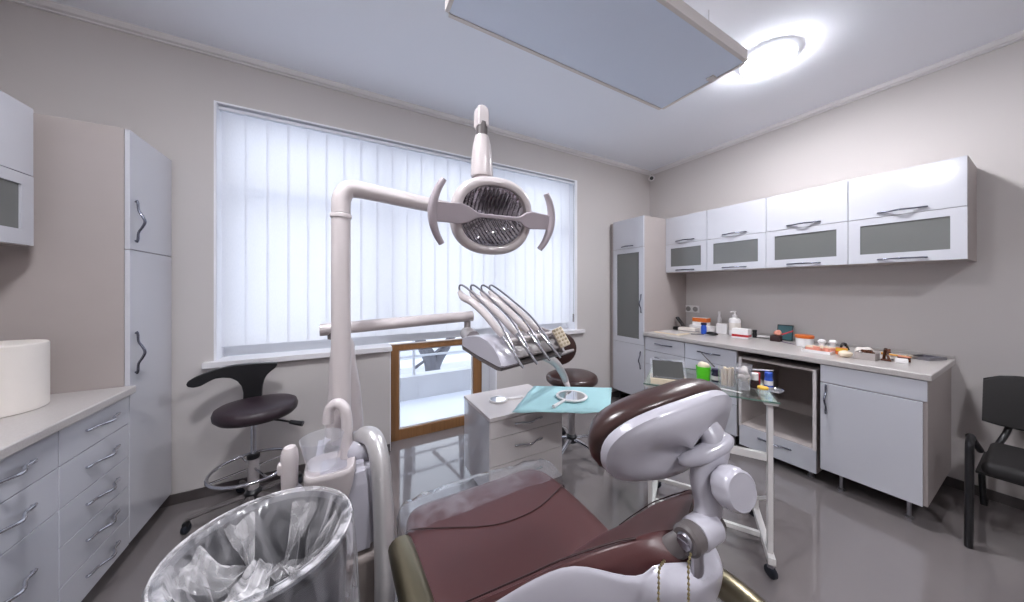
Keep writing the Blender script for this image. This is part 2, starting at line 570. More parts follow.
def room():
    struct('floor', B(XL - .1, XR + .1, YB - .1, YW + WT, -.1, 0), 'floor')
    struct('ceiling', B(XL - .1, XR + .1, YB - .1, YW + WT, ZC, ZC + .1), 'ceiling')
    bm = nb()
    # window wall as one ring of blocks round the opening
    box(bm, XL - .1, WX0, YW, YW + WT, 0, ZC)
    box(bm, WX1, XR + .1, YW, YW + WT, 0, ZC)
    box(bm, WX0, WX1, YW, YW + WT, WZ1, ZC)
    box(bm, WX0, DX0, YW, YW + WT, 0, WZ0 - .04)
    box(bm, DX1, WX1, YW, YW + WT, 0, WZ0 - .04)
    struct('wall_north', bm, 'wall', smooth=False)
    struct('wall_east', B(XR, XR + .1, YB, YW, 0, ZC), 'wall')
    struct('wall_west', B(XL - .1, XL, YB, YW, 0, ZC), 'wall')
    struct('wall_south', B(XL, XR, YB - .1, YB, 0, ZC), 'wall')
    # cornice strips
    c = 0.040
    def corn(name, a, b, inward):
        a, b, n = V(a), V(b), V(inward)
        prof = [V((0, 0, ZC)), n * c + V((0, 0, ZC)), n * c + V((0, 0, ZC - .010)), n * .030 + V((0, 0, ZC - .028)), n * .012 + V((0, 0, ZC - c + .008)), n * .012 + V((0, 0, ZC - c)), V((0, 0, ZC - c))]
        bm = nb()
        loft(bm, [[a + p for p in prof], [b + p for p in prof]])
        struct(name, bm, 'cornice', sharp=20)
    corn('trim_1', (XL, YW, 0), (XR, YW, 0), (0, -1, 0))
    corn('trim_2', (XR, YB, 0), (XR, YW - c, 0), (-1, 0, 0))
    corn('trim_3', (XL, YB, 0), (XL, YW - c, 0), (1, 0, 0))
    # skirting
    bm = nb()
    box(bm, XL, DX0, YW - .012, YW, 0, .062, .003)
    box(bm, DX1, XR, YW - .012, YW, 0, .062, .003)
    struct('baseboard_north', bm, 'base')
    struct('baseboard_east', B(XR - .012, XR, YB, YW - .013, 0, .062, .003), 'base')
    struct('baseboard_west', B(XL, XL + .012, YB, YW - .013, 0, .062, .003), 'base')
    # plaster lining of the window opening
    bm = nb()
    y0, y1 = YW - .004, YW + WT
    box(bm, WX0, WX0 + .012, y0, y1, WZ0, WZ1)
    box(bm, WX1 - .03, WX1, y0, y1, WZ0, WZ1)
    box(bm, WX0 + .012, WX1 - .03, y0, y1, WZ1 - .010, WZ1)
    box(bm, DX0, DX0 + .006, YW + .002, y1, 0.0, WZ0 - .041)
    box(bm, DX1 - .012, DX1, YW + .002, y1, 0.0, WZ0 - .041)
    struct('trim_4', bm, 'reveal')
    # sill boards on both sides of the balcony door
    bm = nb()
    box(bm, -.764, DX0 + .012, YW - .045, YW + .13, WZ0 - .039, WZ0, .006)
    struct('sill_1', bm, 'sill')
    bm = nb()
    box(bm, DX1 - .012, 2.35, YW - .045, YW + .13, WZ0 - .039, WZ0, .006)
    struct('sill_2', bm, 'sill')
    # fixed upper window behind the blind
    yf = YW + .14
    bm = nb()
    ring_frame(bm, (WX0 + .012, yf, WZ0), (1, 0, 0), (0, 0, 1), (0, .07, 0), WX1 - WX0 - .042, WZ1 - WZ0 - .01, .06, .06, .075, .06)
    win = struct('window_1', bm, 'pvc')
    for xm in (DX0 - .03, DX1 + .03):
        obj('window_mullion', B(xm - .03, xm + .03, yf + .005, yf + .065, WZ0 + .075, WZ1 - .07), 'pvc', win)
    obj('window_transom', B(WX0 + .07, WX1 - .09, yf + .006, yf + .064, 1.92, 1.99), 'pvc', win)
    obj('window_pane', B(WX0 + .07, WX1 - .09, yf + .03, yf + .036, WZ0 + .07, WZ1 - .07), 'pane', win)
    # low balcony door under it
    yd = YW + .15
    bm = nb()
    ring_frame(bm, (DX0 + .006, yd, 0.0), (1, 0, 0), (0, 0, 1), (0, .06, 0), DX1 - DX0 - .10, WZ0 - .025, .085, .085, .085, .05)
    d = struct('door_1', bm, 'wood')
    obj('door_pane', B(DX0 + .08, DX1 - .17, yd + .028, yd + .034, .08, WZ0 - .06), 'doorpane', d)
    bm = nb()
    ring_frame(bm, (DX0 + .091, yd + .02, 0.085), (1, 0, 0), (0, 0, 1), (0, .02, 0), DX1 - DX0 - .27, WZ0 - .16, .012, .012, .012, .012)
    obj('glazing_bead', bm, 'pvc', d, label='white glazing bead')
    struct('trim_5', B(DX1 - .092, DX1 - .013, yd, yd + .06, 0.0, WZ0 - .026, .003), 'pvc')

def blinds():
    t = thing('vertical_blind', 'long white vertical fabric blind covering the window behind the dental unit', 'blind', (0, YW + .035, WZ1))
    y = YW + .035
    obj('head_rail', B(WX0 + .014, WX1 - .032, y - .02, y + .02, WZ1 - .040, WZ1 - .020, .003), 'pvc', t)
    n = 26
    pitch = 0.1148
    z0, z1 = .925, WZ1 - .042
    x0 = WX0 + .028
    bm = nb()
    w = .127
    seg = 6
    vs0 = []
    for k in range(seg + 1):
        u = k / seg - .5
        vs0.append(V((u * w, .003 * (1 - 4 * u * u) + u * .012, 0)))
    rows = []
    for z in (z0, z0 + .02, (z0 + z1) / 2, z1):
        rows.append([p + V((0, 0, z - WZ1)) for p in vs0])
    loft(bm, rows, False, False)
    first = obj('slat', bm, 'blind', t, world=False)
    first.location = (x0 + w / 2, 0, 0)
    prev = first
    for i in range(1, n):
        xx = x0 + w / 2 + i * pitch
        if xx + w / 2 > WX1 - .03:
            break
        c = first.copy()
        C.objects.link(c)
        c.parent = t
        c.location = (xx, 0, 0)
        c.rotation_euler = (0, 0, random.uniform(-.03, .03))
    bm = nb()
    tube(bm, [(WX1 - .048, y - .03, WZ1 - .06), (WX1 - .048, y - .032, 1.3), (WX1 - .048, y - .03, .98)], .002, 6, 2)
    box(bm, WX1 - .056, WX1 - .04, y - .036, y - .024, .93, 1.02, .003)
    obj('pull_cord', bm, 'greyp', t)

def outside():
    struct('ground_balcony', B(-1.5, 4.5, YW + WT + .002, 3.72, -.12, -.01), 'snow')
    bm = nb()
    box(bm, -1.5, 4.5, 3.70, 3.86, -.1, .26, .01)
    struct('wall_balcony', bm, 'concrete')
    t = thing('balcony_railing', 'white metal railing along the snowy balcony parapet', 'railing', (.8, 3.78, .26))
    for z in (.48, .70, .92):
        bm = nb()
        tube(bm, [(-1.5, 3.78, z), (4.5, 3.78, z)], .014, 8, 0)
        obj('rail', bm, 'pvc', t)
    for x in (-.6, .2, .74, 1.5, 2.3):
        obj('post', B(x - .015, x + .015, 3.765, 3.795, .258, .94), 'pvc', t)
    struct('ground_street', B(-14, 18, 4.2, 26, -.9, -.6), 'snow')
    for i, (yy, zz, h) in enumerate(((6.2, -.6, .34), (8.4, -.6, .62), (11.5, -.6, 1.0))):
        struct('wall_terrace' if i == 0 else 'wall_terrace_%d' % (i + 1), B(-10, 14, yy, yy + .4, zz, zz + h, .02), 'concrete')
    bm = nb()
    tube(bm, [(1.36, 5.1, -.62), (1.32, 5.1, -.15), (1.27, 5.1, .12), (1.14, 5.12, .36), (.98, 5.15, .8), (.9, 5.2, 2.2), (.8, 5.2, 3.6)], [.16, .13, .12, .09, .08, .06, .04], 12, 5)
    tr = single('bare_tree', bm, 'bark', 'bare grey tree with a forked trunk standing beyond the balcony', 'tree')
    bm = nb()
    tube(bm, [(1.31, 5.1, -.08), (1.40, 5.08, .12), (1.56, 5.05, .38), (1.75, 5.0, .9), (1.8, 5.0, 2.6)], [.10, .09, .07, .055, .03], 10, 5)
    for (a, b, c, d) in (((.8, 5.13, 1.1), (.5, 5.0, 1.7), (.2, 4.9, 2.5), .04), ((1.3, 5.02, 1.4), (1.7, 5.1, 1.9), (2.2, 5.2, 2.6), .03), ((.6, 5.2, 2.2), (.9, 5.3, 2.8), (1.2, 5.5, 3.5), .03), ((1.02, 5.1, .0), (1.4, 5.0, .3), (1.75, 4.95, .75), .025)):
        tube(bm, [a, b, c], [d, d * .7, d * .35], 8, 5)
    obj('branch', bm, 'bark', tr)
# ------------------------------------------------------------------ cabinets
def handle(parent, p, along, out, L=0.2, name='handle', m='dchrome'):
    """Bow handle: flat feet on the front, bowed middle."""
    p, a, n = V(p), V(along).normalized(), V(out).normalized()
    bm = nb()
    pts = [(-.5, .006), (-.42, .010), (-.26, .012), (-.14, .024), (0, .034), (.14, .024), (.26, .012), (.42, .010), (.5, .006)]
    tube(bm, [p + a * (u * L) + n * h for u, h in pts], [.0045, .0055, .005, .0055, .006, .0055, .005, .0055, .0045], 8, 3)
    for u in (-.46, .46):
        q = p + a * (u * L)
        tube(bm, [q - n * .002, q + n * .010], .004, 8, 0)
    return obj(name, bm, m, parent, sharp=60)

def front(t, name, sx, xf, y0, y1, z0, z1, m='gloss', th=.018):
    """A door or drawer front facing sx (+1: +X, -1: -X) with its outer face at xf."""
    x0, x1 = (xf - th, xf) if sx > 0 else (xf, xf + th)
    return obj(name, B(x0, x1, y0 + .0015, y1 - .0015, z0 + .0015, z1 - .0015, .0022), m, t)

def glass_front(t, sx, xf, y0, y1, z0, z1, l, r, b, tp, th=.018):
    x0 = xf - th if sx > 0 else xf
    bm = nb()
    ring_frame(bm, (x0, y0 + .0015, z0 + .0015), (0, 1, 0), (0, 0, 1), (th, 0, 0), y1 - y0 - .003, z1 - z0 - .003, l, r, b, tp)
    d = obj('door', bm, 'gloss', t)
    obj('door_glass', B(x0 + .006, x0 + .011, y0 + l - .004, y1 - r + .004, z0 + b - .004, z1 - tp + .004), 'cabglass', d, label='smoked glass pane')
    return d

def tall_left():
    t = thing('tall_cabinet', 'tall white cabinet with two bow-handled doors and a beige side, standing beside the window wall', 'cabinet', (-1.22, 2.375, 0))
    xf, y0, y1, z0, z1, zs = -.9, 2.172, 2.583, .078, 2.072, 1.494
    obj('body', B(XL + .002, xf - .019, y0, y1, z0, z1, .001), 'beige', t)
    obj('plinth', B(XL + .03, xf - .06, y0 + .01, y1 - .01, .001, z0), 'plinth', t)
    d = front(t, 'door', 1, xf, y0, y1, zs, z1)
    handle(d, (xf, y0 + .043, 1.637), (0, 0, 1), (1, 0, 0), .21)
    d = front(t, 'door', 1, xf, y0, y1, z0, zs)
    handle(d, (xf, y0 + .043, .988), (0, 0, 1), (1, 0, 0), .21)

def base_left():
    xf, z0, z1 = -.9, .075, .800
    G = 'base drawer units under the pale worktop'
    t = thing('drawer_cabinet', 'white base cabinet of five equal drawers beside the tall cabinet', 'cabinet', (-1.22, 1.96, 0), group=G)
    y0, y1 = 1.757, 2.168
    obj('body', B(XL + .002, xf - .019, y0 + .001, y1, z0, z1, .001), 'beige', t)
    obj('plinth', B(XL + .03, xf - .06, y0 + .002, y1 - .01, .001, z0), 'plinth', t)
    zs = [z1 - .003, .660, .503, .363, .215, z0]
    for a, b in zip(zs[:-1], zs[1:]):
        d = front(t, 'drawer', 1, xf, y0, y1, b, a)
        handle(d, (xf, (y0 + y1) / 2 + .018, (a + b) / 2 + .01), (0, 1, 0), (1, 0, 0), .2, m='chrome')
    t = thing('drawer_cabinet', 'white base cabinet with two shallow drawers over one deep drawer', 'cabinet', (-1.22, 1.55, 0), group=G)
    y1, y0 = 1.755, 1.345
    obj('body', B(XL + .002, xf - .019, y0, y1, z0, z1, .001), 'beige', t)
    obj('plinth', B(XL + .03, xf - .06, y0 + .01, y1 - .002, .001, z0), 'plinth', t)
    zs = [z1 - .003, .660, .503, z0]
    for i, (a, b) in enumerate(zip(zs[:-1], zs[1:])):
        d = front(t, 'drawer', 1, xf, y0, y1, b, a)
        handle(d, (xf, (y0 + y1) / 2, (a + b) / 2 + (.01 if i < 2 else .085)), (0, 1, 0), (1, 0, 0), .2, m='chrome')
    single('worktop', B(XL + .002, -.876, 1.342, 2.169, .802, .838, .006, 3), 'top', 'pale grey worktop over the white drawer cabinets, a big paper roll on it', 'worktop')

def wall_cab(name, label, sx, xf, xb, y0, y1, z0, z1, zs, group, body='beige', jars=0, slide=0.0):
    t = thing(name, label, 'cabinet', ((xf + xb) / 2, (y0 + y1) / 2, z0), group=group)
    bm = nb()
    a, b = (xb, xf - .019) if sx > 0 else (xf + .019, xb)
    hollow(bm, a, b, y0 + .0006, y1 - .0006, z0, z1, '+x' if sx > 0 else '-x', .016)
    obj('body', bm, body, t, smooth=False)
    obj('shelf', B(min(xb, xf - sx * .04), max(xb, xf - sx * .04), y0 + .017, y1 - .017, zs - .008, zs + .008) if sx < 0 else B(xb + .002, xf - .03, y0 + .017, y1 - .017, zs - .008, zs + .008), 'edge', t)
    d = front(t, 'door', sx, xf, y0, y1, zs, z1)
    yc = (y0 + y1) / 2
    handle(d, (xf, yc, zs + .028), (0, 1, 0), (sx, 0, 0), .2)
    d = glass_front(t, sx, xf, y0, y1, z0, zs, .056, .056, .062, .045)
    handle(d, (xf, yc, z0 + .024), (0, 1, 0), (sx, 0, 0), .2)
    return t

def right_run():
    # tall cabinet in the corner
    t = thing('tall_cabinet', 'tall white corner cabinet with a long glazed door and a beige side', 'cabinet', (3.1, 2.33, 0))
    xf, y0, y1 = 2.75, 2.118, 2.53
    bm = nb()
    hollow(bm, xf + .019, XR - .002, y0, y1, .70, 2.068, '-x', .018)
    b = obj('body', bm, 'beige', t, smooth=False)
    obj('base_carcass', B(xf + .019, XR - .002, y0, y1, .135, .699, .001), 'beige', t)
    obj('filler_strip', B(xf + .03, xf + .048, y1, YW - .002, .135, 2.06), 'beige', t)
    d = front(t, 'door', -1, xf, y0, y1, 1.74, 2.068)
    handle(d, (xf, (y0 + y1) / 2, 1.765), (0, 1, 0), (-1, 0, 0), .16)
    d = glass_front(t, -1, xf, y0, y1, .70, 1.74, .055, .055, .06, .05)
    handle(d, (xf, y0 + .026, 1.14), (0, 0, 1), (-1, 0, 0), .2)
    d = front(t, 'door', -1, xf, y0, y1, .135, .70)
    handle(d, (xf, y0 + .035, .54), (0, 0, 1), (-1, 0, 0), .19)
    for z in (1.00, 1.22, 1.50):
        obj('shelf', B(xf + .05, XR - .022, y0 + .019, y1 - .019, z, z + .016), 'edge', t)
    for yy in (y0 + .05, y1 - .05):
        for xx in (xf + .06, XR - .06):
            obj('leg', lathe(nb(), [(.02, .001), (.02, .008), (.012, .012), (.012, .135)], (xx, yy, 0), 12), 'black', t)
    # wall cabinets
    ys = [2.116, 1.68, 1.203, .727, .256]
    G = 'wall cabinets over the cluttered worktop'
    labs = ['white wall cabinet with smoked glass lower door, in the row next to the tall cabinet',
            'white wall cabinet with smoked glass, second from the tall cabinet',
            'white wall cabinet with smoked glass, third from the tall cabinet, jars behind its pane',
            'white wall cabinet with smoked glass at the open end of the row over the worktop']
    for i in range(4):
        wall_cab('wall_cabinet', labs[i], -1, 3.115, XR - .002, ys[i + 1], ys[i], 1.472, 2.068, 1.777, G)
    # small pale jars standing inside the third and fourth
    bm = nb()
    lathe(bm, [(.018, 0), (.022, .004), (.022, .045), (.018, .05), (.018, .062)], (0, 0, 0), 14)
    spots = [(3.30, .80), (3.30, .89), (3.30, .98), (3.30, 1.07), (3.29, .60)]
    j0 = None
    for i, (x, y) in enumerate(spots):
        lab = 'small white jar standing behind the smoked glass of the third wall cabinet' if i < 4 else 'single white jar behind the smoked glass of the end wall cabinet'
        if j0 is None:
            j0 = single('jar', bm, 'white', lab, 'jar', 'jars in the wall cabinet')
            j0.location = (x, y, 1.489)
        else:
            c = j0.copy()
            C.objects.link(c)
            c.location = (x, y, 1.489)
            c['label'] = lab
            if i == 4:
                c.scale = (1.3, 1.3, 1.2)
                c['group'] = 'jar in the end wall cabinet'
    # worktop
    bm = nb()
    box(bm, 2.743, XR - .002, .332, 2.116, .806, .842, .006, 3)
    box(bm, XR - .016, XR - .002, .334, 2.114, .842, .862, .003)
    single('worktop', bm, 'top', 'long pale grey worktop along the wall, crowded with dental supplies', 'worktop')
    # drawer units
    xf = 2.765
    G = 'base cabinets under the long worktop'
    for k, (a, b_, lab) in enumerate(((1.690, 2.112, 'white four-drawer base cabinet next to the tall corner cabinet'), (1.262, 1.688, 'white four-drawer base cabinet beside the open niche'))):
        t = thing('drawer_cabinet', lab, 'cabinet', (3.1, (a + b_) / 2, 0), group=G)
        obj('body', B(xf + .019, XR - .002, a, b_, .11, .803, .001), 'beige', t)
        zs = [.800, .66, .52, .36, .11]
        for p, q in zip(zs[:-1], zs[1:]):
            d = front(t, 'drawer', -1, xf, a, b_, q, p)
            handle(d, (xf, (a + b_) / 2, (p + q) / 2 + .012), (0, 1, 0), (-1, 0, 0), .19)
        for yy in (a + .05, b_ - .05):
            for xx in (xf + .07, XR - .06):
                obj('leg', lathe(nb(), [(.02, .001), (.02, .008), (.012, .012), (.012, .11)], (xx, yy, 0), 12), 'steel', t)
    # open niche unit
    t = thing('niche_cabinet', 'open beige niche cabinet with one low white drawer under the worktop', 'cabinet', (3.1, 1.02, 0), group=G)
    y0, y1 = .790, 1.245
    bm = nb()
    hollow(bm, 2.765, XR - .05, y0, y1, .215, .757, '-x', .018)
    obj('body', bm, 'beige', t, smooth=False)
    bm = nb()
    box(bm, 2.758, 2.764, y0, y0 + .018, .215, .757, .001)
    box(bm, 2.758, 2.764, y1 - .018, y1, .215, .757, .001)
    obj('edge_trim', bm, 'edge', t)
    obj('drawer_box', B(2.784, XR - .05, y0, y1, .062, .214, .001), 'beige', t)
    d = front(t, 'drawer', -1, 2.764, y0, y1, .06, .225)
    handle(d, (2.764, (y0 + y1) / 2, .165), (0, 1, 0), (-1, 0, 0), .2)
    for yy in (y0 + .05, y1 - .05):
        obj('leg', lathe(nb(), [(.02, .001), (.02, .008), (.012, .012), (.012, .061)], (2.84, yy, 0), 12), 'steel', t)
        obj('leg', lathe(nb(), [(.02, .001), (.02, .008), (.012, .012), (.012, .061)], (3.38, yy, 0), 12), 'steel', t)
    # single-door unit at the end
    t = thing('base_cabinet', 'white single-door base cabinet on thin metal legs at the end of the worktop', 'cabinet', (3.1, .555, 0), group=G)
    y0, y1 = .348, .768
    obj('body', B(2.770, XR - .004, y0, y1, .118, .803, .001), 'beige', t)
    obj('fascia', B(2.752, 2.769, y0, y1, .692, .803, .0015), 'gloss', t)
    d = front(t, 'door', -1, 2.745, y0 + .012, y1, .118, .688)
    handle(d, (2.745, y1 - .03, .585), (0, 0, 1), (-1, 0, 0), .19)
    for yy in (y0 + .07, y1 - .08):
        for xx in (2.82, XR - .06):
            obj('leg', lathe(nb(), [(.018, .001), (.018, .008), (.009, .014), (.009, .118)], (xx, yy, 0), 12), 'steel', t)
    # socket pair
    t = thing('wall_socket', 'white double wall socket above the worktop beside the tall cabinet', 'socket', (XR, 2.03, 1.05))
    obj('plate', B(XR - .012, XR - .0005, 1.965, 2.125, 1.025, 1.105, .004), 'white', t)
    for y in (2.005, 2.085):
        obj('outlet_cup', lathe(nb(), [(.026, 0), (.028, .004), (.024, .006), (.02, .001)], (XR - .0125, y, 1.065), 20, Matrix.Rotation(-PI / 2, 4, 'Y')), 'grey', t)

# ------------------------------------------------------------------ stools
def caster(bm_w, bm_b, x, y, z0=0.001, r=.025, dx=0.0):
    lathe(bm_w, [(.004, -.011), (r * .8, -.011), (r, -.007), (r, .007), (r * .8, .011), (.004, .011)], (x, y, z0 + r), 18, Matrix.Rotation(dx, 4, 'Z') @ Matrix.Rotation(PI / 2, 4, 'X'))
    tube(bm_b, [(x, y, z0 + r), (x, y, z0 + 2 * r + .012)], .008, 8, 0)

def stool_base(t, cx, cy, a0, R=.27, ring=True, hubz=.10):
    obj('gas_column', lathe(nb(), [(.026, hubz - .02), (.027, .30), (.024, .315)], (cx, cy, 0), 20), 'greyp', t)
    obj('column_collar', lathe(nb(), [(.029, .0), (.031, .004), (.031, .02), (.02, .026)], (cx, cy, .3155), 20), 'black', t)
    obj('piston', lathe(nb(), [(.014, .33), (.014, .535)], (cx, cy, 0), 16), 'chrome', t)
    bm = nb()
    lathe(bm, [(.03, hubz - .03), (.042, hubz - .02), (.042, hubz + .025), (.028, hubz + .04)], (cx, cy, 0), 20)
    obj('hub', bm, 'black', t)
    for k in range(5):
        a = a0 + k * 2 * PI / 5
        d = V((math.cos(a), math.sin(a), 0))
        c = V((cx, cy, 0))
        leg = obj('leg', tube(nb(), [c + d * .03 + V((0, 0, hubz + .005)), c + d * R * .55 + V((0, 0, hubz - .008)), c + d * R + V((0, 0, .072))], [.021, .017, .013], 10, 5, .6, up=(0, 0, 1)), 'dgreyp' if ring else 'chrome', t)
        bw, bb = nb(), nb()
        p = c + d * R
        caster(bw, bb, p.x, p.y, dx=a + 1.1)
        box(bb, p.x - .014, p.x + .014, p.y - .014, p.y + .014, .036, .062, .006)
        obj('caster', bw, 'rubber', leg)
        obj('caster_fork', bb, 'black', leg)
    if ring:
        bm = nb()
        torus(bm, (cx, cy, .265), .195, .009, 44, 10)
        for k in range(4):
            a = .5 + k * PI / 2
            tube(bm, [(cx + .026 * math.cos(a), cy + .026 * math.sin(a), .262), (cx + .193 * math.cos(a), cy + .193 * math.sin(a), .265)], .006, 8, 0)
        obj('foot_ring', bm, 'chrome', t)

def seat_pad(bm, cx, cy, z, rx, ry, th, saddle=.012, rot=0.0, tilt=0.0):
    t = bmesh.new()
    prof = [(.02, 0), (.6, 0), (.9, .06), (.985, .28), (1.0, .52), (.96, .8), (.86, .95), (.6, 1.0), (.3, .99), (.02, .985)]
    rings = []
    for r, h in prof:
        ring = []
        for k in range(36):
            a = 2 * PI * k / 36
            x, y = r * rx * math.cos(a), r * ry * math.sin(a)
            zz = h * th + (saddle * ((x / rx) ** 2 - .5 * (y / ry) ** 2) if h > .3 else 0)
            ring.append(V((x, y, zz)))
        rings.append(ring)
    loft(t, rings)
    t.transform(Matrix.Rotation(rot, 4, 'Z') @ Matrix.Rotation(tilt, 4, 'X'))
    t.transform(Matrix.Translation((cx, cy, z)))
    merge(bm, t)
    return bm

def stools():
    cx, cy = -.46, 2.285
    t = thing('operator_stool', 'plum round-seated stool with a black T-shaped arm and foot ring under the window', 'stool', (cx, cy, 0))
    stool_base(t, cx, cy, PI + .1, .275)
    obj('seat_plate', lathe(nb(), [(.02, .53), (.07, .535), (.12, .551), (.12, .556)], (cx, cy, 0), 20), 'black', t)
    obj('seat', seat_pad(nb(), cx + .018, cy, .556, .196, .185, .080, .006, .1), 'purple', t)
    bm = nb()
    tube(bm, [(cx + .03, cy - .02, .545), (cx + .12, cy - .06, .535), (cx + .20, cy - .09, .515)], .006, 8, 4)
    tube(bm, [(cx + .185, cy - .085, .519), (cx + .25, cy - .11, .503)], [.011, .015], 10, 0)
    obj('height_lever', bm, 'black', t)
    # T-shaped arm, its outline standing behind the seat and its long end sweeping forward
    Y0 = 2.43
    outline = [(-.542, .589), (-.539, .662), (-.547, .704), (-.567, .739), (-.595, .761), (-.63, .771), (-.664, .771), (-.693, .757), (-.72, .741), (-.746, .739), (-.767, .749), (-.773, .764), (-.767, .782), (-.744, .798), (-.713, .812), (-.672, .824), (-.625, .834), (-.578, .839), (-.524, .839), (-.464, .837), (-.407, .833), (-.375, .831), (-.369, .819), (-.379, .798), (-.402, .779), (-.423, .758), (-.438, .729), (-.445, .694), (-.45, .641), (-.45, .572)]
    pts = [V((x, Y0, z)) for x, z in outline]
    bm = nb()
    prism(bm, pts, (0, .034, 0), .010, 3)
    x_mid = -.52
    for v in bm.verts:
        d = max(0.0, x_mid - v.co.x)
        d2 = max(0.0, v.co.x - (-.46))
        v.co.y -= .9 * d * d + .5 * d2 * d2
    obj('arm_support', bm, 'black', t, sharp=50)
    bm = nb()
    tube(bm, [(cx - .02, cy + .03, .548), (cx - .02, cy + .13, .548), (-.485, Y0 + .006, .565), (-.485, Y0 + .017, .64)], .016, 10, 4)
    obj('support_bracket', bm, 'black', t)
    # second stool between the drawer unit and the tall cabinet
    cx, cy = 1.60, 1.90
    t = thing('operator_stool', 'dark brown stool with an oval backrest and chrome base, behind the teal cloth', 'stool', (cx, cy, 0))
    stool_base(t, cx, cy, -1.37, .27, ring=False)
    obj('seat_plate', lathe(nb(), [(.02, .53), (.07, .535), (.12, .541), (.12, .546)], (cx, cy, 0), 20), 'black', t)
    obj('seat', seat_pad(nb(), cx, cy, .546, .205, .205, .075, .004), 'leatherd', t)
    # backrest on the far side of the column as seen from the console
    bx, by, bz = 1.62, 2.09, .785
    m = look_m((bx, by, bz), (-.35, -.93, .05), (.93, -.35, 0))
    bm = nb()
    lathe(bm, [(.01, -.022), (.10, -.022), (.132, -.012), (.14, .004), (.13, .018), (.09, .028), (.01, .03)], (0, 0, 0), 32, Matrix.Diagonal((1.12, 1.0, 1, 1)))
    bm.transform(m)
    obj('backrest', bm, 'leatherd', t)
    bm = nb()
    tube(bm, [(cx, cy + .02, .540), (cx + .02, cy + .17, .536), (1.665, 2.165, .62), (1.633, 2.125, .78)], .012, 10, 5)
    obj('backrest_arm', bm, 'chrome', t)
    bm = nb()
    tube(bm, [m @ V((-.10, -.055, .030)), m @ V((-.04, -.045, .046)), m @ V((.05, -.025, .046)), m @ V((.12, -.012, .030))], [.012, .017, .017, .012], 10, 5)
    obj('grab_handle', bm, 'greyp', t)

# ------------------------------------------------------------------ visitor chair
def visitor_chair():
    t = thing('visitor_chair', 'black upholstered visitor chair with tube legs against the wall, cut by the picture edge', 'chair', (3.02, .0, 0))
    yL, yR = .225, -.265
    for y in (yL, yR):
        n = 1 if y > 0 else -1
        bm = nb()
        tube(bm, [(2.765, y, .001), (2.785, y, .25), (2.795, y, .47), (2.81, y, .515), (2.86, y, .525), (2.9, y - n * .004, .50), (2.93, y - n * .02, .455)], [.014, .014, .0145, .0145, .0145, .014, .013], 12, 6, 1.7, up=(1, 0, 0))
        obj('leg', bm, 'black', t)
        bm = nb()
        tube(bm, [(3.38, y, .001), (3.34, y, .25), (3.30, y - n * .05, .40), (3.36, y - n * .08, .50), (3.395, y - n * .09, .62)], .013, 12, 6)
        obj('leg', bm, 'black', t)
    bm = nb()
    box(bm, 2.82, 3.27, yR + .028, yL - .028, .362, .432, .030, 4)
    obj('seat', bm, 'blackfab', t)
    obj('seat_frame', B(2.87, 3.25, yR + .01, yL - .01, .348, .361, .003), 'black', t)
    bm = nb()
    n = 10
    rings = []
    for i in range(n + 1):
        u = -1 + 2 * i / n
        y = u * .245 - .02
        bow = .05 * (1 - u * u)
        h0, h1 = .505 + .02 * u ** 4, .80 - .035 * abs(u) ** 5
        th = .022 * (1 - .5 * abs(u) ** 6)
        prof = [(-th, 0.04), (-th, .5), (-th, .96), (-th * .4, 1.0), (th * .4, 1.0), (th, .96), (th, .5), (th, .04), (th * .4, 0), (-th * .4, 0)]
        rings.append([V((3.30 + bow + a + .07 * b, y, h0 + b * (h1 - h0))) for a, b in prof])
    loft(bm, rings)
    obj('backrest', bm, 'blackfab', t, sharp=70)

# ------------------------------------------------------------------ low drawer unit, tray cloth, hand mirrors
def side_unit():
    x0, x1, y0, y1, z0, z1 = .742, 1.268, 1.60, 2.03, .062, .552
    t = thing('mobile_drawer_unit', 'low pale drawer unit on casters in front of the balcony door', 'cabinet', ((x0 + x1) / 2, (y0 + y1) / 2, 0))
    obj('body', B(x0, x1, y0 + .019, y1, z0, z1 - .023, .001), 'gloss', t)
    obj('top_board', B(x0 - .003, x1 + .003, y0 - .004, y1 + .003, z1 - .022, z1, .002), 'edge', t)
    zs = [z1 - .024, .425, .262, z0]
    for a, b in zip(zs[:-1], zs[1:]):
        d = obj('drawer', B(x0 + .0015, x1 - .0015, y0, y0 + .018, b + .0015, a - .0015, .0022), 'edge', t)
        handle(d, ((x0 + x1) / 2, y0, (a + b) / 2 + .012), (1, 0, 0), (0, -1, 0), .2, m='chrome')
    for x in (x0 + .06, x1 - .06):
        for y in (y0 + .06, y1 - .06):
            w, b = nb(), nb()
            caster(w, b, x, y, .001, .022)
            c = obj('caster', w, 'rubber', t)
            obj('caster_fork', b, 'steel', c)

def paper_cloth():
    """Teal paper spread over the console tray, its rim drooping a little."""
    z = .626
    a, b, d, e = V((.816, 1.473, z)), V((1.281, 1.200, z)), V((1.614, 1.495, z)), V((1.169, 1.790, z))
    return a, b, d, e, z

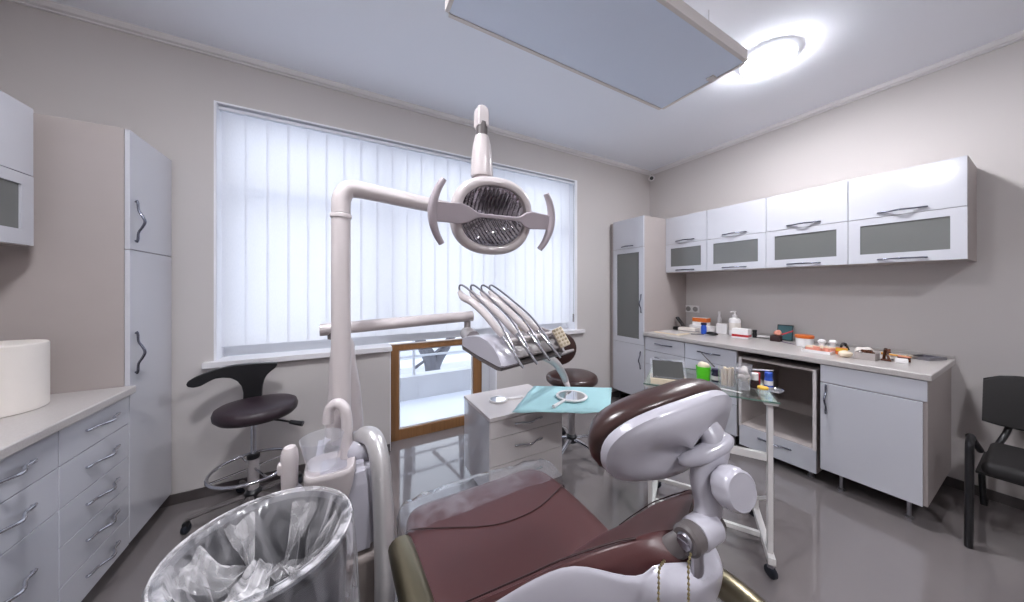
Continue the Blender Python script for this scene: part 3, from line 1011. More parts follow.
def cloth_and_tray(console):
    a, b, d, e, z = paper_cloth()
    ctr = (a + b + d + e) / 4
    bm = nb()
    inset = [ctr + (p - ctr) * .86 for p in (a, b, d, e)]
    prism(bm, [V((p.x, p.y, z - .016)) for p in inset], (0, 0, .012), .003)
    obj('tray', bm, 'steel', console)
    bm = nb()
    n = 18
    top = []
    for i in range(n + 1):
        row = []
        for j in range(n + 1):
            u, v = i / n, j / n
            p = a.lerp(b, u).lerp(e.lerp(d, u), v)
            edge = max(abs(u - .5), abs(v - .5)) * 2
            droop = max(0, edge - .88) / .12
            q = V((p.x, p.y, z + .002 - .013 * droop ** 2 * (.6 + .8 * noise.noise(V((u * 5, v * 5, 3)))) + .0015 * noise.noise(V((u * 9, v * 9, 0))) + (.0005 if edge < .85 else 0)))
            row.append(bm.verts.new(q))
        top.append(row)
    for i in range(n):
        for j in range(n):
            bm.faces.new((top[i][j], top[i + 1][j], top[i + 1][j + 1], top[i][j + 1]))
    o = single('tray_paper', bm, 'teal', 'teal paper sheet spread over the instrument tray above the low drawer unit', 'paper sheet')
    md = o.modifiers.new('thick', 'SOLIDIFY')
    md.thickness = .0012
    md.offset = 1
    return a, b, d, e, z

def hand_mirror(label, c, rz, z, r=.055, hl=.11):
    t = thing('hand_mirror', label, 'mirror', (c.x, c.y, z), rz, 'white hand mirrors by the teal paper')
    bm = nb()
    lathe(bm, [(.01, 0), (r * .8, 0), (r, .004), (r * 1.02, .010), (r * .97, .015), (r * .86, .014), (r * .84, .009), (.005, .009)], (0, 0, 0), 30)
    obj('mirror_frame', bm, 'white', t, world=False)
    obj('mirror_glass', lathe(nb(), [(.002, .0095), (r * .83, .0095), (r * .83, .0115), (.002, .0115)], (0, 0, 0), 30), 'mirror', t, world=False, label='round mirror glass')
    bm = nb()
    tube(bm, [(r * .95, 0, .008), (r + hl * .4, 0, .007), (r + hl, 0, .007)], [.008, .009, .010], 10, 4, 1.0)
    obj('mirror_handle', bm, 'white', t, world=False)

# ------------------------------------------------------------------ ceiling fittings
def ceiling_things():
    t = thing('hanging_light_panel', 'large switched-off rectangular light panel hung on wires under the ceiling', 'ceiling light', (1.14, 1.05, 2.5))
    x0, x1, y0, y1, z = .385, 1.885, .80, 1.315, 2.508
    bm = nb()
    ring_frame(bm, (x0, y0, z), (1, 0, 0), (0, 1, 0), (0, 0, .055), x1 - x0, y1 - y0, .018, .018, .018, .018)
    bmesh.ops.bevel(bm, geom=[e for e in bm.edges if abs(e.verts[0].co.z - e.verts[1].co.z) > .02 and (min(abs(e.verts[0].co.x - x0), abs(e.verts[0].co.x - x1)) < 1e-4)], offset=.022, segments=4, affect='EDGES', clamp_overlap=True)
    obj('housing', bm, 'panelframe', t, sharp=30)
    obj('diffuser', B(x0 + .016, x1 - .016, y0 + .016, y1 - .016, z + .004, z + .010), 'panelface', t)
    obj('back_plate', B(x0 + .014, x1 - .014, y0 + .014, y1 - .014, z + .046, z + .054), 'panelframe', t)
    for x in (x0 + .2, x1 - .16):
        for y in (y0 + .12, y1 - .12):
            obj('suspension_wire', tube(nb(), [(x, y, z + .052), (x, y, ZC - .001)], .0012, 6, 0), 'steel', t)
    bm = nb()
    box(bm, x1 - .06, x1 - .02, y0 + .15, y0 + .19, z - .004, z + .004, .001)
    obj('clip', bm, 'panelframe', t)
    t0 = None
    spots = [(2.415, .925, 'lit round white ceiling lamp beside the hanging light panel'), (-.37, .80, 'lit round white ceiling lamp over the paper towel roll side of the room'), (.9, -1.0, 'added unseen round ceiling lamp behind the camera that brightens the whole room')]  # last one is out of view, added only to raise the general brightness
    for x, y, lab in spots:
        if t0 is None:
            t0 = thing('ceiling_lamp', lab, 'ceiling light', (x, y, ZC), group='round ceiling lamps')
            obj('lamp_base', lathe(nb(), [(.01, -.0005), (.120, -.0005), (.122, -.010), (.140, -.012), (.146, -.016), (.147, -.028), (.142, -.032), (.01, -.032)], (0, 0, 0), 48), 'lampring', t0, world=False)
            obj('diffuser', lathe(nb(), [(.02, -.0325), (.139, -.0325), (.139, -.037), (.130, -.043), (.09, -.047), (.005, -.048)], (0, 0, 0), 48), 'lampglow', t0, world=False)
        else:
            dup(t0, (x, y, ZC), 0, lab)
    t = thing('security_camera', 'small white security camera in the ceiling corner above the tall glazed cabinet', 'camera', (3.44, 2.55, 2.7))
    d = V((-.72, -.66, -.22)).normalized()
    o = V((3.44, 2.54, 2.70))
    obj('bracket', tube(nb(), [(3.4995, 2.55, 2.735), (3.47, 2.55, 2.735), o], .012, 10, 3), 'white', t)
    m = look_m(o + d * .03, d, (1, -1, 0))
    bm = nb()
    lathe(bm, [(.01, -.05), (.026, -.048), (.03, -.04), (.03, .045), (.036, .05), (.034, .055), (.026, .046), (.01, .044)], (0, 0, 0), 24)
    bm.transform(m)
    obj('camera_body', bm, 'white', t)
    bm = nb()
    lathe(bm, [(.002, .0445), (.022, .0465), (.018, .052), (.002, .054)], (0, 0, 0), 20)
    bm.transform(m)
    obj('lens', bm, 'black', t)
# ------------------------------------------------------------------ dental chair
def lerp_tab(tab, s):
    for (a, va), (b, vb) in zip(tab[:-1], tab[1:]):
        if s <= b:
            t = (s - a) / (b - a)
            return tuple(p + (q - p) * t for p, q in zip(va, vb))
    return tab[-1][1]

XC = .485
# recline line of the backrest: s -> (y, z, half width, raised rim)
XB = .495
BACK = [(0.0, (.74, .485, .290, .015)), (.16, (.645, .545, .312, .055)), (.30, (.556, .621, .318, .075)), (.55, (.43, .744, .246, .078)), (.75, (.355, .845, .172, .060)), (.90, (.325, .890, .110, .040)), (1.0, (.312, .910, .062, .022))]

def back_frame(s):
    y, z, hw, e = lerp_tab(BACK, s)
    a, b = lerp_tab(BACK, max(0, s - .06)), lerp_tab(BACK, min(1, s + .06))
    t = V((0, b[0] - a[0], b[1] - a[1])).normalized()
    n = V((0, t.z, -t.y))
    if n.z < 0:
        n = -n
    return V((XB, y, z)), n, hw, e

def dental_chair():
    t = thing('dental_chair', 'reclining brown leatherette dental chair with white shell and headrest in the middle of the room', 'dental chair', (XC, .75, 0))
    # base
    bm = nb()
    prism(bm, [(XC - .24, .42, .001), (XC + .24, .42, .001), (XC + .27, .6, .001), (XC + .25, 1.06, .001), (XC - .25, 1.06, .001), (XC - .27, .6, .001)], (0, 0, .07), .02, 3)
    obj('base', bm, 'greyp', t)
    bm = nb()
    loft(bm, [[V((XC + .13 * sx * k, .72 + .16 * sy * k, z)) for sx, sy in ((-1, -1), (1, -1), (1, 1), (-1, 1))] for z, k in ((.068, 1.15), (.2, .9), (.34, .95), (.395, 1.2))])
    bmesh.ops.bevel(bm, geom=[e for e in bm.edges if abs(e.verts[0].co.z - e.verts[1].co.z) > .03], offset=.03, segments=3, affect='EDGES')
    obj('lift_column', bm, 'plastb', t)
    # seat with the short leg part: rounded slab running towards the window
    rows = [(.50, .20, .47, .09), (.54, .275, .485, .11), (.62, .305, .497, .12), (.75, .312, .506, .12), (.90, .312, .512, .118), (1.02, .310, .514, .115), (1.10, .300, .512, .108), (1.15, .280, .505, .095), (1.178, .245, .490, .065), (1.186, .21, .474, .03)]
    rings = []
    for y, w, zt, th in rows:
        ring = []
        n = 36
        for k in range(n):
            a = 2 * PI * k / n
            ca, sa = math.cos(a), math.sin(a)
            ex = .30
            x = w * math.copysign(abs(ca) ** ex, ca)
            h = math.copysign(abs(sa) ** .42, sa)
            z = zt - th / 2 + h * th / 2
            if sa > 0:
                z += .006 * (x / w) ** 4 - .004
            ring.append(V((XC + x, y, z)))
        rings.append(ring)
    bm = nb()
    loft(bm, rings)
    seat = obj('seat', bm, 'leather', t, sharp=60, sub=1)
    bm = nb()
    tube(bm, [(.178, 1.062, .470), (.184, 1.046, .503), (.21, 1.03, .5135), (.309, .985, .5115), (.40, .942, .510), (.47, .920, .5095), (.56, .914, .5095), (.64, .925, .5105), (.73, .957, .5125), (.775, .975, .5120), (.79, .985, .49)], .0018, 6, 5)
    obj('seam', bm, 'seam', seat)
    bm = nb()
    prism(bm, [(XC - .26, .56, .395), (XC + .26, .56, .395), (XC + .26, 1.08, .395), (XC + .2, 1.13, .395), (XC - .2, 1.13, .395), (XC - .26, 1.08, .395)], (0, 0, .03), .012, 3)
    obj('seat_frame', bm, 'plastb', t)
    # backrest cushion
    N = 16
    rings = []
    S_ = [0, .06, .14, .22, .30, .40, .50, .60, .70, .80, .88, .94, .98, 1.0]
    for s in S_:
        c, n, hw, e = back_frame(s)
        fr, bk = [], []
        for i in range(N + 1):
            w = math.sin((-1 + 2 * i / N) * PI / 2)
            off = e * abs(w) ** 2.4
            edge = abs(w) ** 8
            fr.append(c + V((hw * w, 0, 0)) + n * (off - .022 * edge))
            th = .085 - .045 * max(0, (s - .5) / .5)
            if w > 0:
                th *= 1 - .6 * w * w
            bk.append(c + V((hw * w * .985, 0, 0)) + n * (off - th + (.022 if th > .06 else .012) * edge))
        if s == 1.0:
            mid = sum(fr + bk, V()) / (2 * N + 2)
            fr = [mid + (p - mid) * .6 for p in fr]
            bk = [mid + (p - mid) * .6 for p in bk]
        rings.append(fr + list(reversed(bk)))
    bm = nb()
    loft(bm, rings)
    back = obj('backrest', bm, 'leather', t, sharp=70, sub=1)
    for sg in (-1, 1):
        pts = []
        for s in (.08, .16, .24, .32, .42, .52, .62, .72, .82, .9, .95):
            c, n, hw, e = back_frame(s)
            pts.append(c + V((sg * hw * .985, 0, 0)) + n * (e - .017))
        obj('seam', tube(nb(), pts, .0016, 6, 4), 'seam', back)
    # white shell hugging the back of the cushion, its lip running in waves up the cushion's flank
    WAVE = [(0, (.06,)), (.15, (.045,)), (.30, (.040,)), (.45, (.034,)), (.60, (.024,)), (.72, (.019,)), (.80, (.030,)), (.90, (.062,)), (.95, (.055,)), (1.0, (.034,))]
    rings = []
    for s in (.02, .1, .18, .26, .34, .42, .5, .58, .66, .74, .80, .86, .91, .95, .975):
        c, n, hw, e = back_frame(s)
        bt = lerp_tab(WAVE, s)[0]
        inn, outr = [], []
        for i in range(N + 1):
            w = math.sin((-1 + 2 * i / N) * PI / 2)
            k = abs(w) ** 4
            hh = hw + .010
            we = w
            if w > 0 and s > .2:
                cut = 1 - .48 * min(1, (s - .2) / .4)
                hh *= cut
                we = w * cut
                k *= max(0, 1 - (s - .2) / .1)
            off = e * abs(we) ** 2.4
            th = .085 - .035 * max(0, (s - .5) / .5)
            oi = off - ((th - .01) * (1 - k) + bt * k)
            oo = oi - (.008 + (.055 - .035 * max(0, (s - .4) / .6)) * (1 - abs(w) ** 5))
            inn.append(c + V((hh * w, 0, 0)) + n * oi)
            outr.append(c + V((hh * w * 1.004, 0, 0)) + n * oo)
        rings.append(inn + list(reversed(outr)))
    bm = nb()
    loft(bm, rings)
    shell = obj('back_shell', bm, 'plastb', t, sharp=60, sub=1, label='glossy white back shell')
    # dark slot in the shell and a lower cover under it
    bm = nb()
    ball(bm, (.425, .262, .800), .03, .75, .5, 1.3, 14, 10)
    obj('shell_slot', bm, 'seam', shell)
    # headrest
    C0 = V((.532, .362, 1.047))
    r8 = math.radians(9)
    f = V((.12, .945, .30)).normalized()
    xh = V((math.cos(r8), -.12, math.sin(r8)))
    xh = (xh - f * xh.dot(f)).normalized()
    h = f.cross(xh)
    if h.z < 0:
        h = -h
    def sup(a, b, p, n=44):
        out = []
        for k in range(n):
            q = 2 * PI * k / n
            ca, sa = math.cos(q), math.sin(q)
            out.append((a * math.copysign(abs(ca) ** (2 / p), ca), b * math.copysign(abs(sa) ** (2 / p), sa)))
        return out
    hd = bpy.data.objects.new('headrest', None)
    C.objects.link(hd)
    hd.parent = t
    def lay(prof, bend):
        rings = []
        for k, d in prof:
            rings.append([C0 + xh * (x * k) + h * (y * k) + f * (d + bend * (x / .15) ** 2) for x, y in sup(.156, .080, 2.4)])
        return rings
    bm = nb()
    loft(bm, lay([(.05, .046), (.4, .045), (.7, .041), (.88, .031), (.97, .016), (1.0, .002), (.985, -.012), (.90, -.018), (.05, -.018)], .014))
    obj('headrest_cushion', bm, 'leatherd', hd, sharp=70)
    bm = nb()
    loft(bm, lay([(.05, -.016), (.95, -.0185), (.965, -.023), (.95, -.034), (.90, -.037), (.88, -.040), (.76, -.050), (.5, -.056), (.05, -.058)], .014))
    obj('headrest_shell', bm, 'plastb', hd, sharp=50, label='white headrest back shell')
    # release lever, arm, knuckle and knob
    p0 = C0 - f * .050 + xh * .035
    bm = nb()
    tube(bm, [p0 - xh * .060 - h * .016 - f * .004, p0 - xh * .050 - h * .014 - f * .010, p0 - xh * .02 - h * .006 - f * .016, p0 + xh * .02 + h * .0 - f * .016, p0 + xh * .04 - f * .01], [.006, .013, .017, .018, .016], 16, 6, .8)
    obj('headrest_lever', bm, 'plastb', hd, sharp=60)
    J = V((.491, .281, .918))
    bm = nb()
    pa = [C0 - f * .030 + xh * .055 + h * .02, C0 - f * .062 + xh * .052 - h * .005, V((.549, .300, .985)), V((.538, .288, .945)), V((.520, .282, .915))]
    tube(bm, pa, [.026, .030, .030, .028, .027], 18, 6, .62, up=(0, -1, .2))
    obj('headrest_arm', bm, 'plastb', t, sharp=60)
    bm = nb()
    lathe(bm, [(.004, -.030), (.0185, -.030), (.0225, -.026), (.0225, -.008), (.019, -.005), (.004, -.005)], J, 28, Matrix.Rotation(PI / 2, 4, 'Y'))
    kn = obj('knuckle', bm, 'dgreyp', t)
    bm = nb()
    lathe(bm, [(.003, -.0340), (.011, -.0340), (.013, -.031), (.013, -.029), (.003, -.029)], J, 20, Matrix.Rotation(PI / 2, 4, 'Y'))
    box(bm, J.x - .0355, J.x - .0335, J.y - .009, J.y + .009, J.z - .002, J.z + .002, mtx=None)
    obj('arm_foot', lathe(nb(), [(.004, -.0045), (.021, -.0045), (.0245, .0), (.0245, .038), (.020, .043), (.004, .043)], J, 28, Matrix.Rotation(PI / 2, 4, 'Y')), 'plastb', t)
    obj('arm_foot_cap', lathe(nb(), [(.004, .0435), (.019, .0435), (.019, .052), (.004, .052)], J, 20, Matrix.Rotation(PI / 2, 4, 'Y')), 'dgreyp', t)
    obj('knuckle_screw', bm, 'steel', kn, label='steel slotted screw')
    ax = V((-.22, -.94, .20)).normalized()
    m = look_m(V((.553, .262, .984)), ax, (1, -.4, 0))
    bm = nb()
    n = 40
    rings = []
    for rr, zz in ((.01, -.012), (.030, -.010), (.0335, 0.0), (.0335, .014), (.031, .020), (.028, .0215), (.0265, .0205), (.01, .022)):
        ring = []
        for k in range(n):
            a = 2 * PI * k / n
            g = 1 - (.06 * max(0, math.cos(6 * a)) ** 2 if rr > .029 else 0)
            ring.append(m @ V((rr * g * math.cos(a), rr * g * math.sin(a), zz)))
        rings.append(ring)
    loft(bm, rings)
    obj('clamp_knob', bm, 'plastb', t, sharp=50)
    bm = nb()
    tube(bm, [J + V((-.012, .004, -.006)), V((.458, .300, .895)), V((.440, .318, .876)), V((.428, .331, .862))], [.020, .019, .014, .007], 12, 4, .6, up=(1, 0, .4))
    obj('headrest_bracket', bm, 'dgreyp', t)
    bm = nb()
    tube(bm, [J + V((-.004, -.002, -.012)), V((.474, .270, .865)), V((.470, .285, .81))], [.014, .014, .013], 10, 3, .5, up=(0, -1, 0))
    obj('headrest_bar', bm, 'steel', t)
    # armrests
    bm = nb()
    tube(bm, [(.128, .822, .646), (.13, .76, .648), (.134, .66, .648), (.14, .55, .640), (.15, .45, .60), (.16, .42, .52), (.21, .48, .44), (.30, .55, .42)], [.030, .032, .033, .033, .032, .030, .026, .022], 16, 5, .85)
    obj('armrest', bm, 'gold', t)
    bm = nb()
    tube(bm, [(.700, .46, .655), (.698, .42, .680), (.696, .36, .688), (.694, .28, .685), (.69, .20, .66), (.67, .16, .58), (.64, .25, .48), (.60, .42, .42)], [.024, .027, .029, .030, .030, .028, .025, .022], 16, 5, .85)
    obj('armrest', bm, 'gold', t)
    # bracket that carries the back
    bm = nb()
    tube(bm, [(.58, .60, .44), (.585, .47, .52), (.585, .38, .62), (.575, .335, .72), (.56, .32, .79)], [.045, .05, .05, .042, .03], 14, 5, .5, up=(1, 0, 0))
    obj('back_bracket', bm, 'plastb', t)
    return t

def chair_extras():
    # clear film pulled over the foot end
    bm = nb()
    rows = []
    nn = 40
    for j in range(7):
        q = j / 6
        ring = []
        for k in range(nn + 1):
            a = -.12 * PI + 1.24 * PI * k / nn
            ca, sa = math.cos(a), math.sin(a)
            w = .318 + .014 * q * noise.noise(V((k * .4, j * .9, 1)))
            x = w * math.copysign(abs(ca) ** .34, ca)
            y = 1.01 + .20 * q - .05 * (abs(ca) ** 5) * q
            z = .520 if sa > .3 else .520 - .10 * (.3 - sa) / .6
            z += .012 * noise.noise(V((k * .35, j * .7, 5))) + .004 * math.sin(k * 1.7 + j)
            z += .006 + (.006 * math.sin(PI * min(1, q * 1.1)) if sa > .3 else 0)
            if q > .82:
                z -= .06 * (q - .82) / .18
            ring.append(V((XC + x, y, z)))
        rows.append(ring)
    loft(bm, rows, False, False)
    single('foot_cover_film', bm, 'film', 'crumpled clear plastic film pulled over the foot end of the brown dental chair', 'plastic film', sharp=180)
    # ball chain for the bib, hanging over the back shell
    t = thing('bib_chain', 'pale metal ball chain hanging down the back of the dental chair', 'chain', (.45, .27, .80))
    for pts in (CH1, CH2):
        pts = [V(p) + V((-.010, -.014, .003)) for p in pts]
        path = smooth_path(pts, 14)
        bm = nb()
        tube(bm, pts, .0008, 5, 6)
        last = None
        for p in path:
            if last is None or (p - last).length > .0052:
                ball(bm, p, .0022, seg=6, rings=4)
                last = p
        obj('chain_strand', bm, 'bronze', t)

# ------------------------------------------------------------------ dental unit
def dental_unit():
    t = thing('dental_unit', 'white dental unit with spittoon, curved cup filler and tall lamp pole beside the brown chair', 'dental unit', (-.01, 1.26, 0))
    obj('base_cover', B(-.13, .145, 1.08, 1.50, .001, .445, .02, 3), 'taupe', t, label='taupe lower cover')
    bm = nb()
    loft(bm, [[V((.0 + x * k, 1.25 + y * k2, z)) for x, y in ((-.10, -.155), (.095, -.155), (.095, .22), (-.10, .22))] for z, k, k2 in ((.443, 1.0, 1.0), (.56, .98, .98), (.68, .92, .92), (.722, .82, .84))])
    bmesh.ops.bevel(bm, geom=[e for e in bm.edges], offset=.018, segments=3, affect='EDGES', clamp_overlap=True)
    obj('body', bm, 'plastb', t)
    # spittoon block with a shallow basin
    bm = nb()
    rings = []
    def rr(cx, cy, hx, hy, z, n=32, p=3.6):
        out = []
        for k in range(n):
            a = 2 * PI * k / n
            ca, sa = math.cos(a), math.sin(a)
            out.append(V((cx + hx * math.copysign(abs(ca) ** (2 / p), ca), cy + hy * math.copysign(abs(sa) ** (2 / p), sa), z)))
        return out
    cx, cy = -.036, 1.163
    for hx, hy, z in ((.03, .035, .53), (.045, .05, .54), (.060, .062, .59), (.069, .071, .67), (.073, .077, .718), (.073, .077, .729), (.069, .073, .735), (.058, .062, .731), (.042, .045, .718), (.01, .01, .713)):
        rings.append(rr(cx, cy, hx, hy, z))
    loft(bm, rings)
    obj('spittoon', bm, 'plast', t, sharp=60)
    obj('drain', lathe(nb(), [(.002, .715), (.016, .717), (.02, .7195), (.014, .721), (.002, .718)], (cx, cy, 0), 18), 'chrome', t)
    bm = nb()
    tube(bm, [(.011, 1.205, .72), (.010, 1.205, .78), (.010, 1.205, .845), (.002, 1.208, .890), (-.020, 1.217, .908), (-.041, 1.226, .888), (-.047, 1.229, .842)], [.022, .019, .0175, .0175, .0175, .0175, .0175], 14, 6)
    obj('cup_filler', bm, 'plast', t)
    bm = nb()
    lathe(bm, [(.004, .65), (.022, .65), (.023, .68), (.0235, .73), (.0245, .755), (.023, .780), (.0165, .796), (.004, .802)], (-.152, 1.205, 0), 22)
    box(bm, -.184, -.162, 1.19, 1.215, .715, .752, .008, 3)
    obj('bowl_rinser', bm, 'plast', t)
    bm = nb()
    tube(bm, [(-.148, 1.205, .66), (-.12, 1.20, .63), (-.07, 1.19, .61)], .022, 12, 4)
    obj('rinser_mount', bm, 'plastb', t)
    # lamp pole
    bm = nb()
    lathe(bm, [(.0322, .68), (.0322, 1.565), (.0355, 1.566), (.036, 1.577), (.0335, 1.581), (.02, 1.5815)], (-.008, 1.285, 0), 28)
    obj('lamp_pole', bm, 'plast', t)
    bm = nb()
    lathe(bm, [(.033, .70), (.052, .703), (.055, .722), (.049, .741), (.033, .743)], (-.008, 1.285, 0), 28)
    obj('pole_ring', bm, 'dgreyp', t)
    # pillar that carries the console arm
    bm = nb()
    for_r = [(.46, .090, .06), (.78, .084, .055), (.90, .072, .055), (1.00, .060, .052), (1.08, .052, .048), (1.100, .041, .038)]
    loft(bm, [rr(-.004 + (.002 if z > .9 else .008), 1.42, hx * .8, hy, z, 24, 2.6) for z, hx, hy in for_r])
    obj('arm_pillar', bm, 'plast', t, sharp=60)
    # hood and satin tube at the chair side
    bm = nb()
    ball(bm, (.058, 1.235, .735), .064, 1.0, 1.2, .8, 20, 12)
    obj('tube_hood', bm, 'plastb', t)
    bm = nb()
    tube(bm, [(.045, 1.225, .765), (.068, 1.19, .790), (.092, 1.150, .785), (.107, 1.113, .728), (.112, 1.082, .640), (.114, 1.05, .52), (.114, 1.025, .38), (.108, 1.04, .27), (.06, 1.10, .22)], [.026, .029, .031, .031, .031, .031, .031, .030, .026], 16, 6)
    obj('side_tube', bm, 'silver', t, label='satin silver side tube')
    # clear bowl on the spittoon
    bm = nb()
    prof = [(.002, 0), (.038, 0), (.042, .004), (.051, .048), (.0610, .092), (.0620, .0935), (.0600, .0935), (.049, .048), (.039, .006), (.002, .005)]
    lathe(bm, prof, (-.060, 1.150, .7365), 36)
    single('clear_cup', bm, 'cupclear', 'clear plastic cup standing on the white spittoon under the cup filler', 'cup')

def operating_lamp():
    t = thing('operating_lamp', 'white dental operating lamp with a ribbed oval reflector and two bowed grips', 'lamp', (-.008, 1.285, 1.585))
    bm = nb()
    tube(bm, [(-.008, 1.285, 1.583), (-.008, 1.285, 1.61), (-.005, 1.285, 1.642), (.012, 1.287, 1.672), (.040, 1.289, 1.680), (.11, 1.293, 1.677), (.30, 1.305, 1.664), (.56, 1.32, 1.650)], [.032, .032, .032, .032, .032, .0315, .0305, .029], 20, 6)
    obj('lamp_arm', bm, 'plast', t)
    bm = nb()
    lathe(bm, [(.004, 1.61), (.034, 1.61), (.038, 1.617), (.038, 1.685), (.033, 1.70), (.004, 1.703)], (.56, 1.32, 0), 24)
    obj('arm_joint', bm, 'plast', t)
    # rising spring arm behind the head and the drop sleeve
    bm = nb()
    tube(bm, [(.56, 1.32, 1.695), (.53, 1.25, 1.80), (.494, 1.155, 1.90), (.474, 1.108, 1.945)], [.026, .023, .02, .018], 14, 5)
    obj('spring_arm', bm, 'plast', t)
    ex, ey = .468, 1.085
    bm = nb()
    lathe(bm, [(.004, 1.735), (.040, 1.735), (.043, 1.742), (.041, 1.80), (.034, 1.86), (.0265, 1.893), (.004, 1.895)], (ex, ey, 0), 24)
    obj('drop_sleeve', bm, 'plast', t)
    bm = nb()
    lathe(bm, [(.022, 1.893), (.022, 1.945)], (ex, ey, 0), 18)
    obj('swivel_pin', bm, 'dgreyp', t)
    bm = nb()
    loft(bm, [[V((ex + x * k, ey + y * k, z)) for x, y in ((-.023, -.020), (.023, -.020), (.023, .030), (-.023, .030))] for z, k in ((1.925, .9), (1.935, 1.0), (1.985, 1.0), (2.005, .85), (2.012, .5))])
    bmesh.ops.bevel(bm, geom=list(bm.edges), offset=.007, segments=3, affect='EDGES', clamp_overlap=True)
    obj('elbow_cap', bm, 'plast', t)
    # head, built facing -Y, then tipped
    m = Matrix.Translation((.456, .955, 1.555)) @ Matrix.Rotation(math.radians(-5), 4, 'Z') @ Matrix.Rotation(math.radians(13), 4, 'X')
    def ell(a, b, y, p=2.35, n=56):
        out = []
        for k in range(n):
            q = 2 * PI * k / n
            ca, sa = math.cos(q), math.sin(q)
            out.append(V((a * math.copysign(abs(ca) ** (2 / p), ca), y, b * math.copysign(abs(sa) ** (2 / p), sa))))
        return out
    hd = bpy.data.objects.new('lamp_head', None)
    C.objects.link(hd)
    hd.parent = t
    def put(name, bm, mt, sharp=50, label=None):
        bm.transform(m)
        return obj(name, bm, mt, hd, sharp=sharp, label=label)
    bm = nb()
    loft(bm, [ell(a, b, y) for a, b, y in ((.141, .123, .022), (.138, .120, .045), (.120, .105, .075), (.08, .07, .100), (.01, .01, .106))], cap=False)
    put('lamp_housing', bm, 'plast')
    bm = nb()
    loft(bm, [ell(a, b, y) for a, b, y in ((.116, .101, .004), (.119, .104, -.012), (.128, .113, -.017), (.142, .126, -.012), (.149, .132, .002), (.150, .133, .018), (.143, .126, .024))], cap=False)
    put('rim', bm, 'plast', label='white ring round the reflector')
    # ribbed concave reflector
    bm = nb()
    rings = []
    n = 180
    for q in [1 - i / 44 for i in range(44)] + [.008]:
        ring = []
        for k in range(n):
            a = 2 * PI * k / n
            ca, sa = math.cos(a), math.sin(a)
            x = .117 * q * math.copysign(abs(ca) ** (2 / 2.35), ca)
            z = .102 * q * math.copysign(abs(sa) ** (2 / 2.35), sa)
            dep = .045 * (1 - q * q)
            rib = .0024 * math.sin(x * 400 + (z * 260 if z < 0 else -z * 60)) * min(1, (1 - q) * 8)
            ring.append(V((x, .006 + dep + rib, z)))
        rings.append(ring)
    loft(bm, rings, cap=False)
    put('reflector', bm, 'reflector', sharp=15, label='ribbed mirror reflector')
    bm = nb()
    lathe(bm, [(.003, .0), (.012, .002), (.013, .02), (.01, .03), (.003, .032)], (0, 0, 0), 16, Matrix.Rotation(PI / 2, 4, 'X'))
    bm.transform(Matrix.Translation((0, .045, 0)))
    put('bulb_shield', bm, 'steel')
    bm = nb()
    pts = [(-.205, .030), (-.16, .030), (-.125, .034), (-.095, .024), (-.07, .010), (-.055, .0075), (.075, .0075), (.09, .012), (.105, .024), (.13, .032), (.165, .028), (.205, .026), (.205, -.026), (.165, -.028), (.13, -.030), (.105, -.022), (.09, -.010), (.075, -.0065), (-.055, -.0065), (-.07, -.010), (-.095, -.024), (-.125, -.034), (-.16, -.032), (-.205, -.032)]
    prism(bm, [(x, -.036, z) for x, z in pts], (0, .014, 0), .004, 2)
    put('crossbar', bm, 'lilac', label='lilac grey bar across the reflector')
    bm = nb()
    for x in (-.128, .128):
        tube(bm, [(x, -.024, 0), (x, .012, 0)], .012, 12, 0)
    put('bar_boss', bm, 'lilac')
    for sg in (-1, 1):
        bm = nb()
        tube(bm, [(sg * .182, -.028, .098), (sg * .198, -.029, .070), (sg * .210, -.030, .035), (sg * .214, -.030, 0), (sg * .210, -.030, -.035), (sg * .198, -.029, -.070), (sg * .180, -.028, -.100)], [.0125, .0145, .0165, .0175, .0165, .0145, .0125], 14, 5, .8)
        put('grip', bm, 'lilac')
    # yoke from the sleeve to the head
    bm = nb()
    y0 = m @ V((0, .09, .03))
    tube(bm, [(ex, ey, 1.742), (ex - .002, ey - .004, 1.70), (.464, 1.078, 1.64), y0], [.030, .028, .026, .03], 14, 5)
    obj('yoke', bm, 'plast', t)

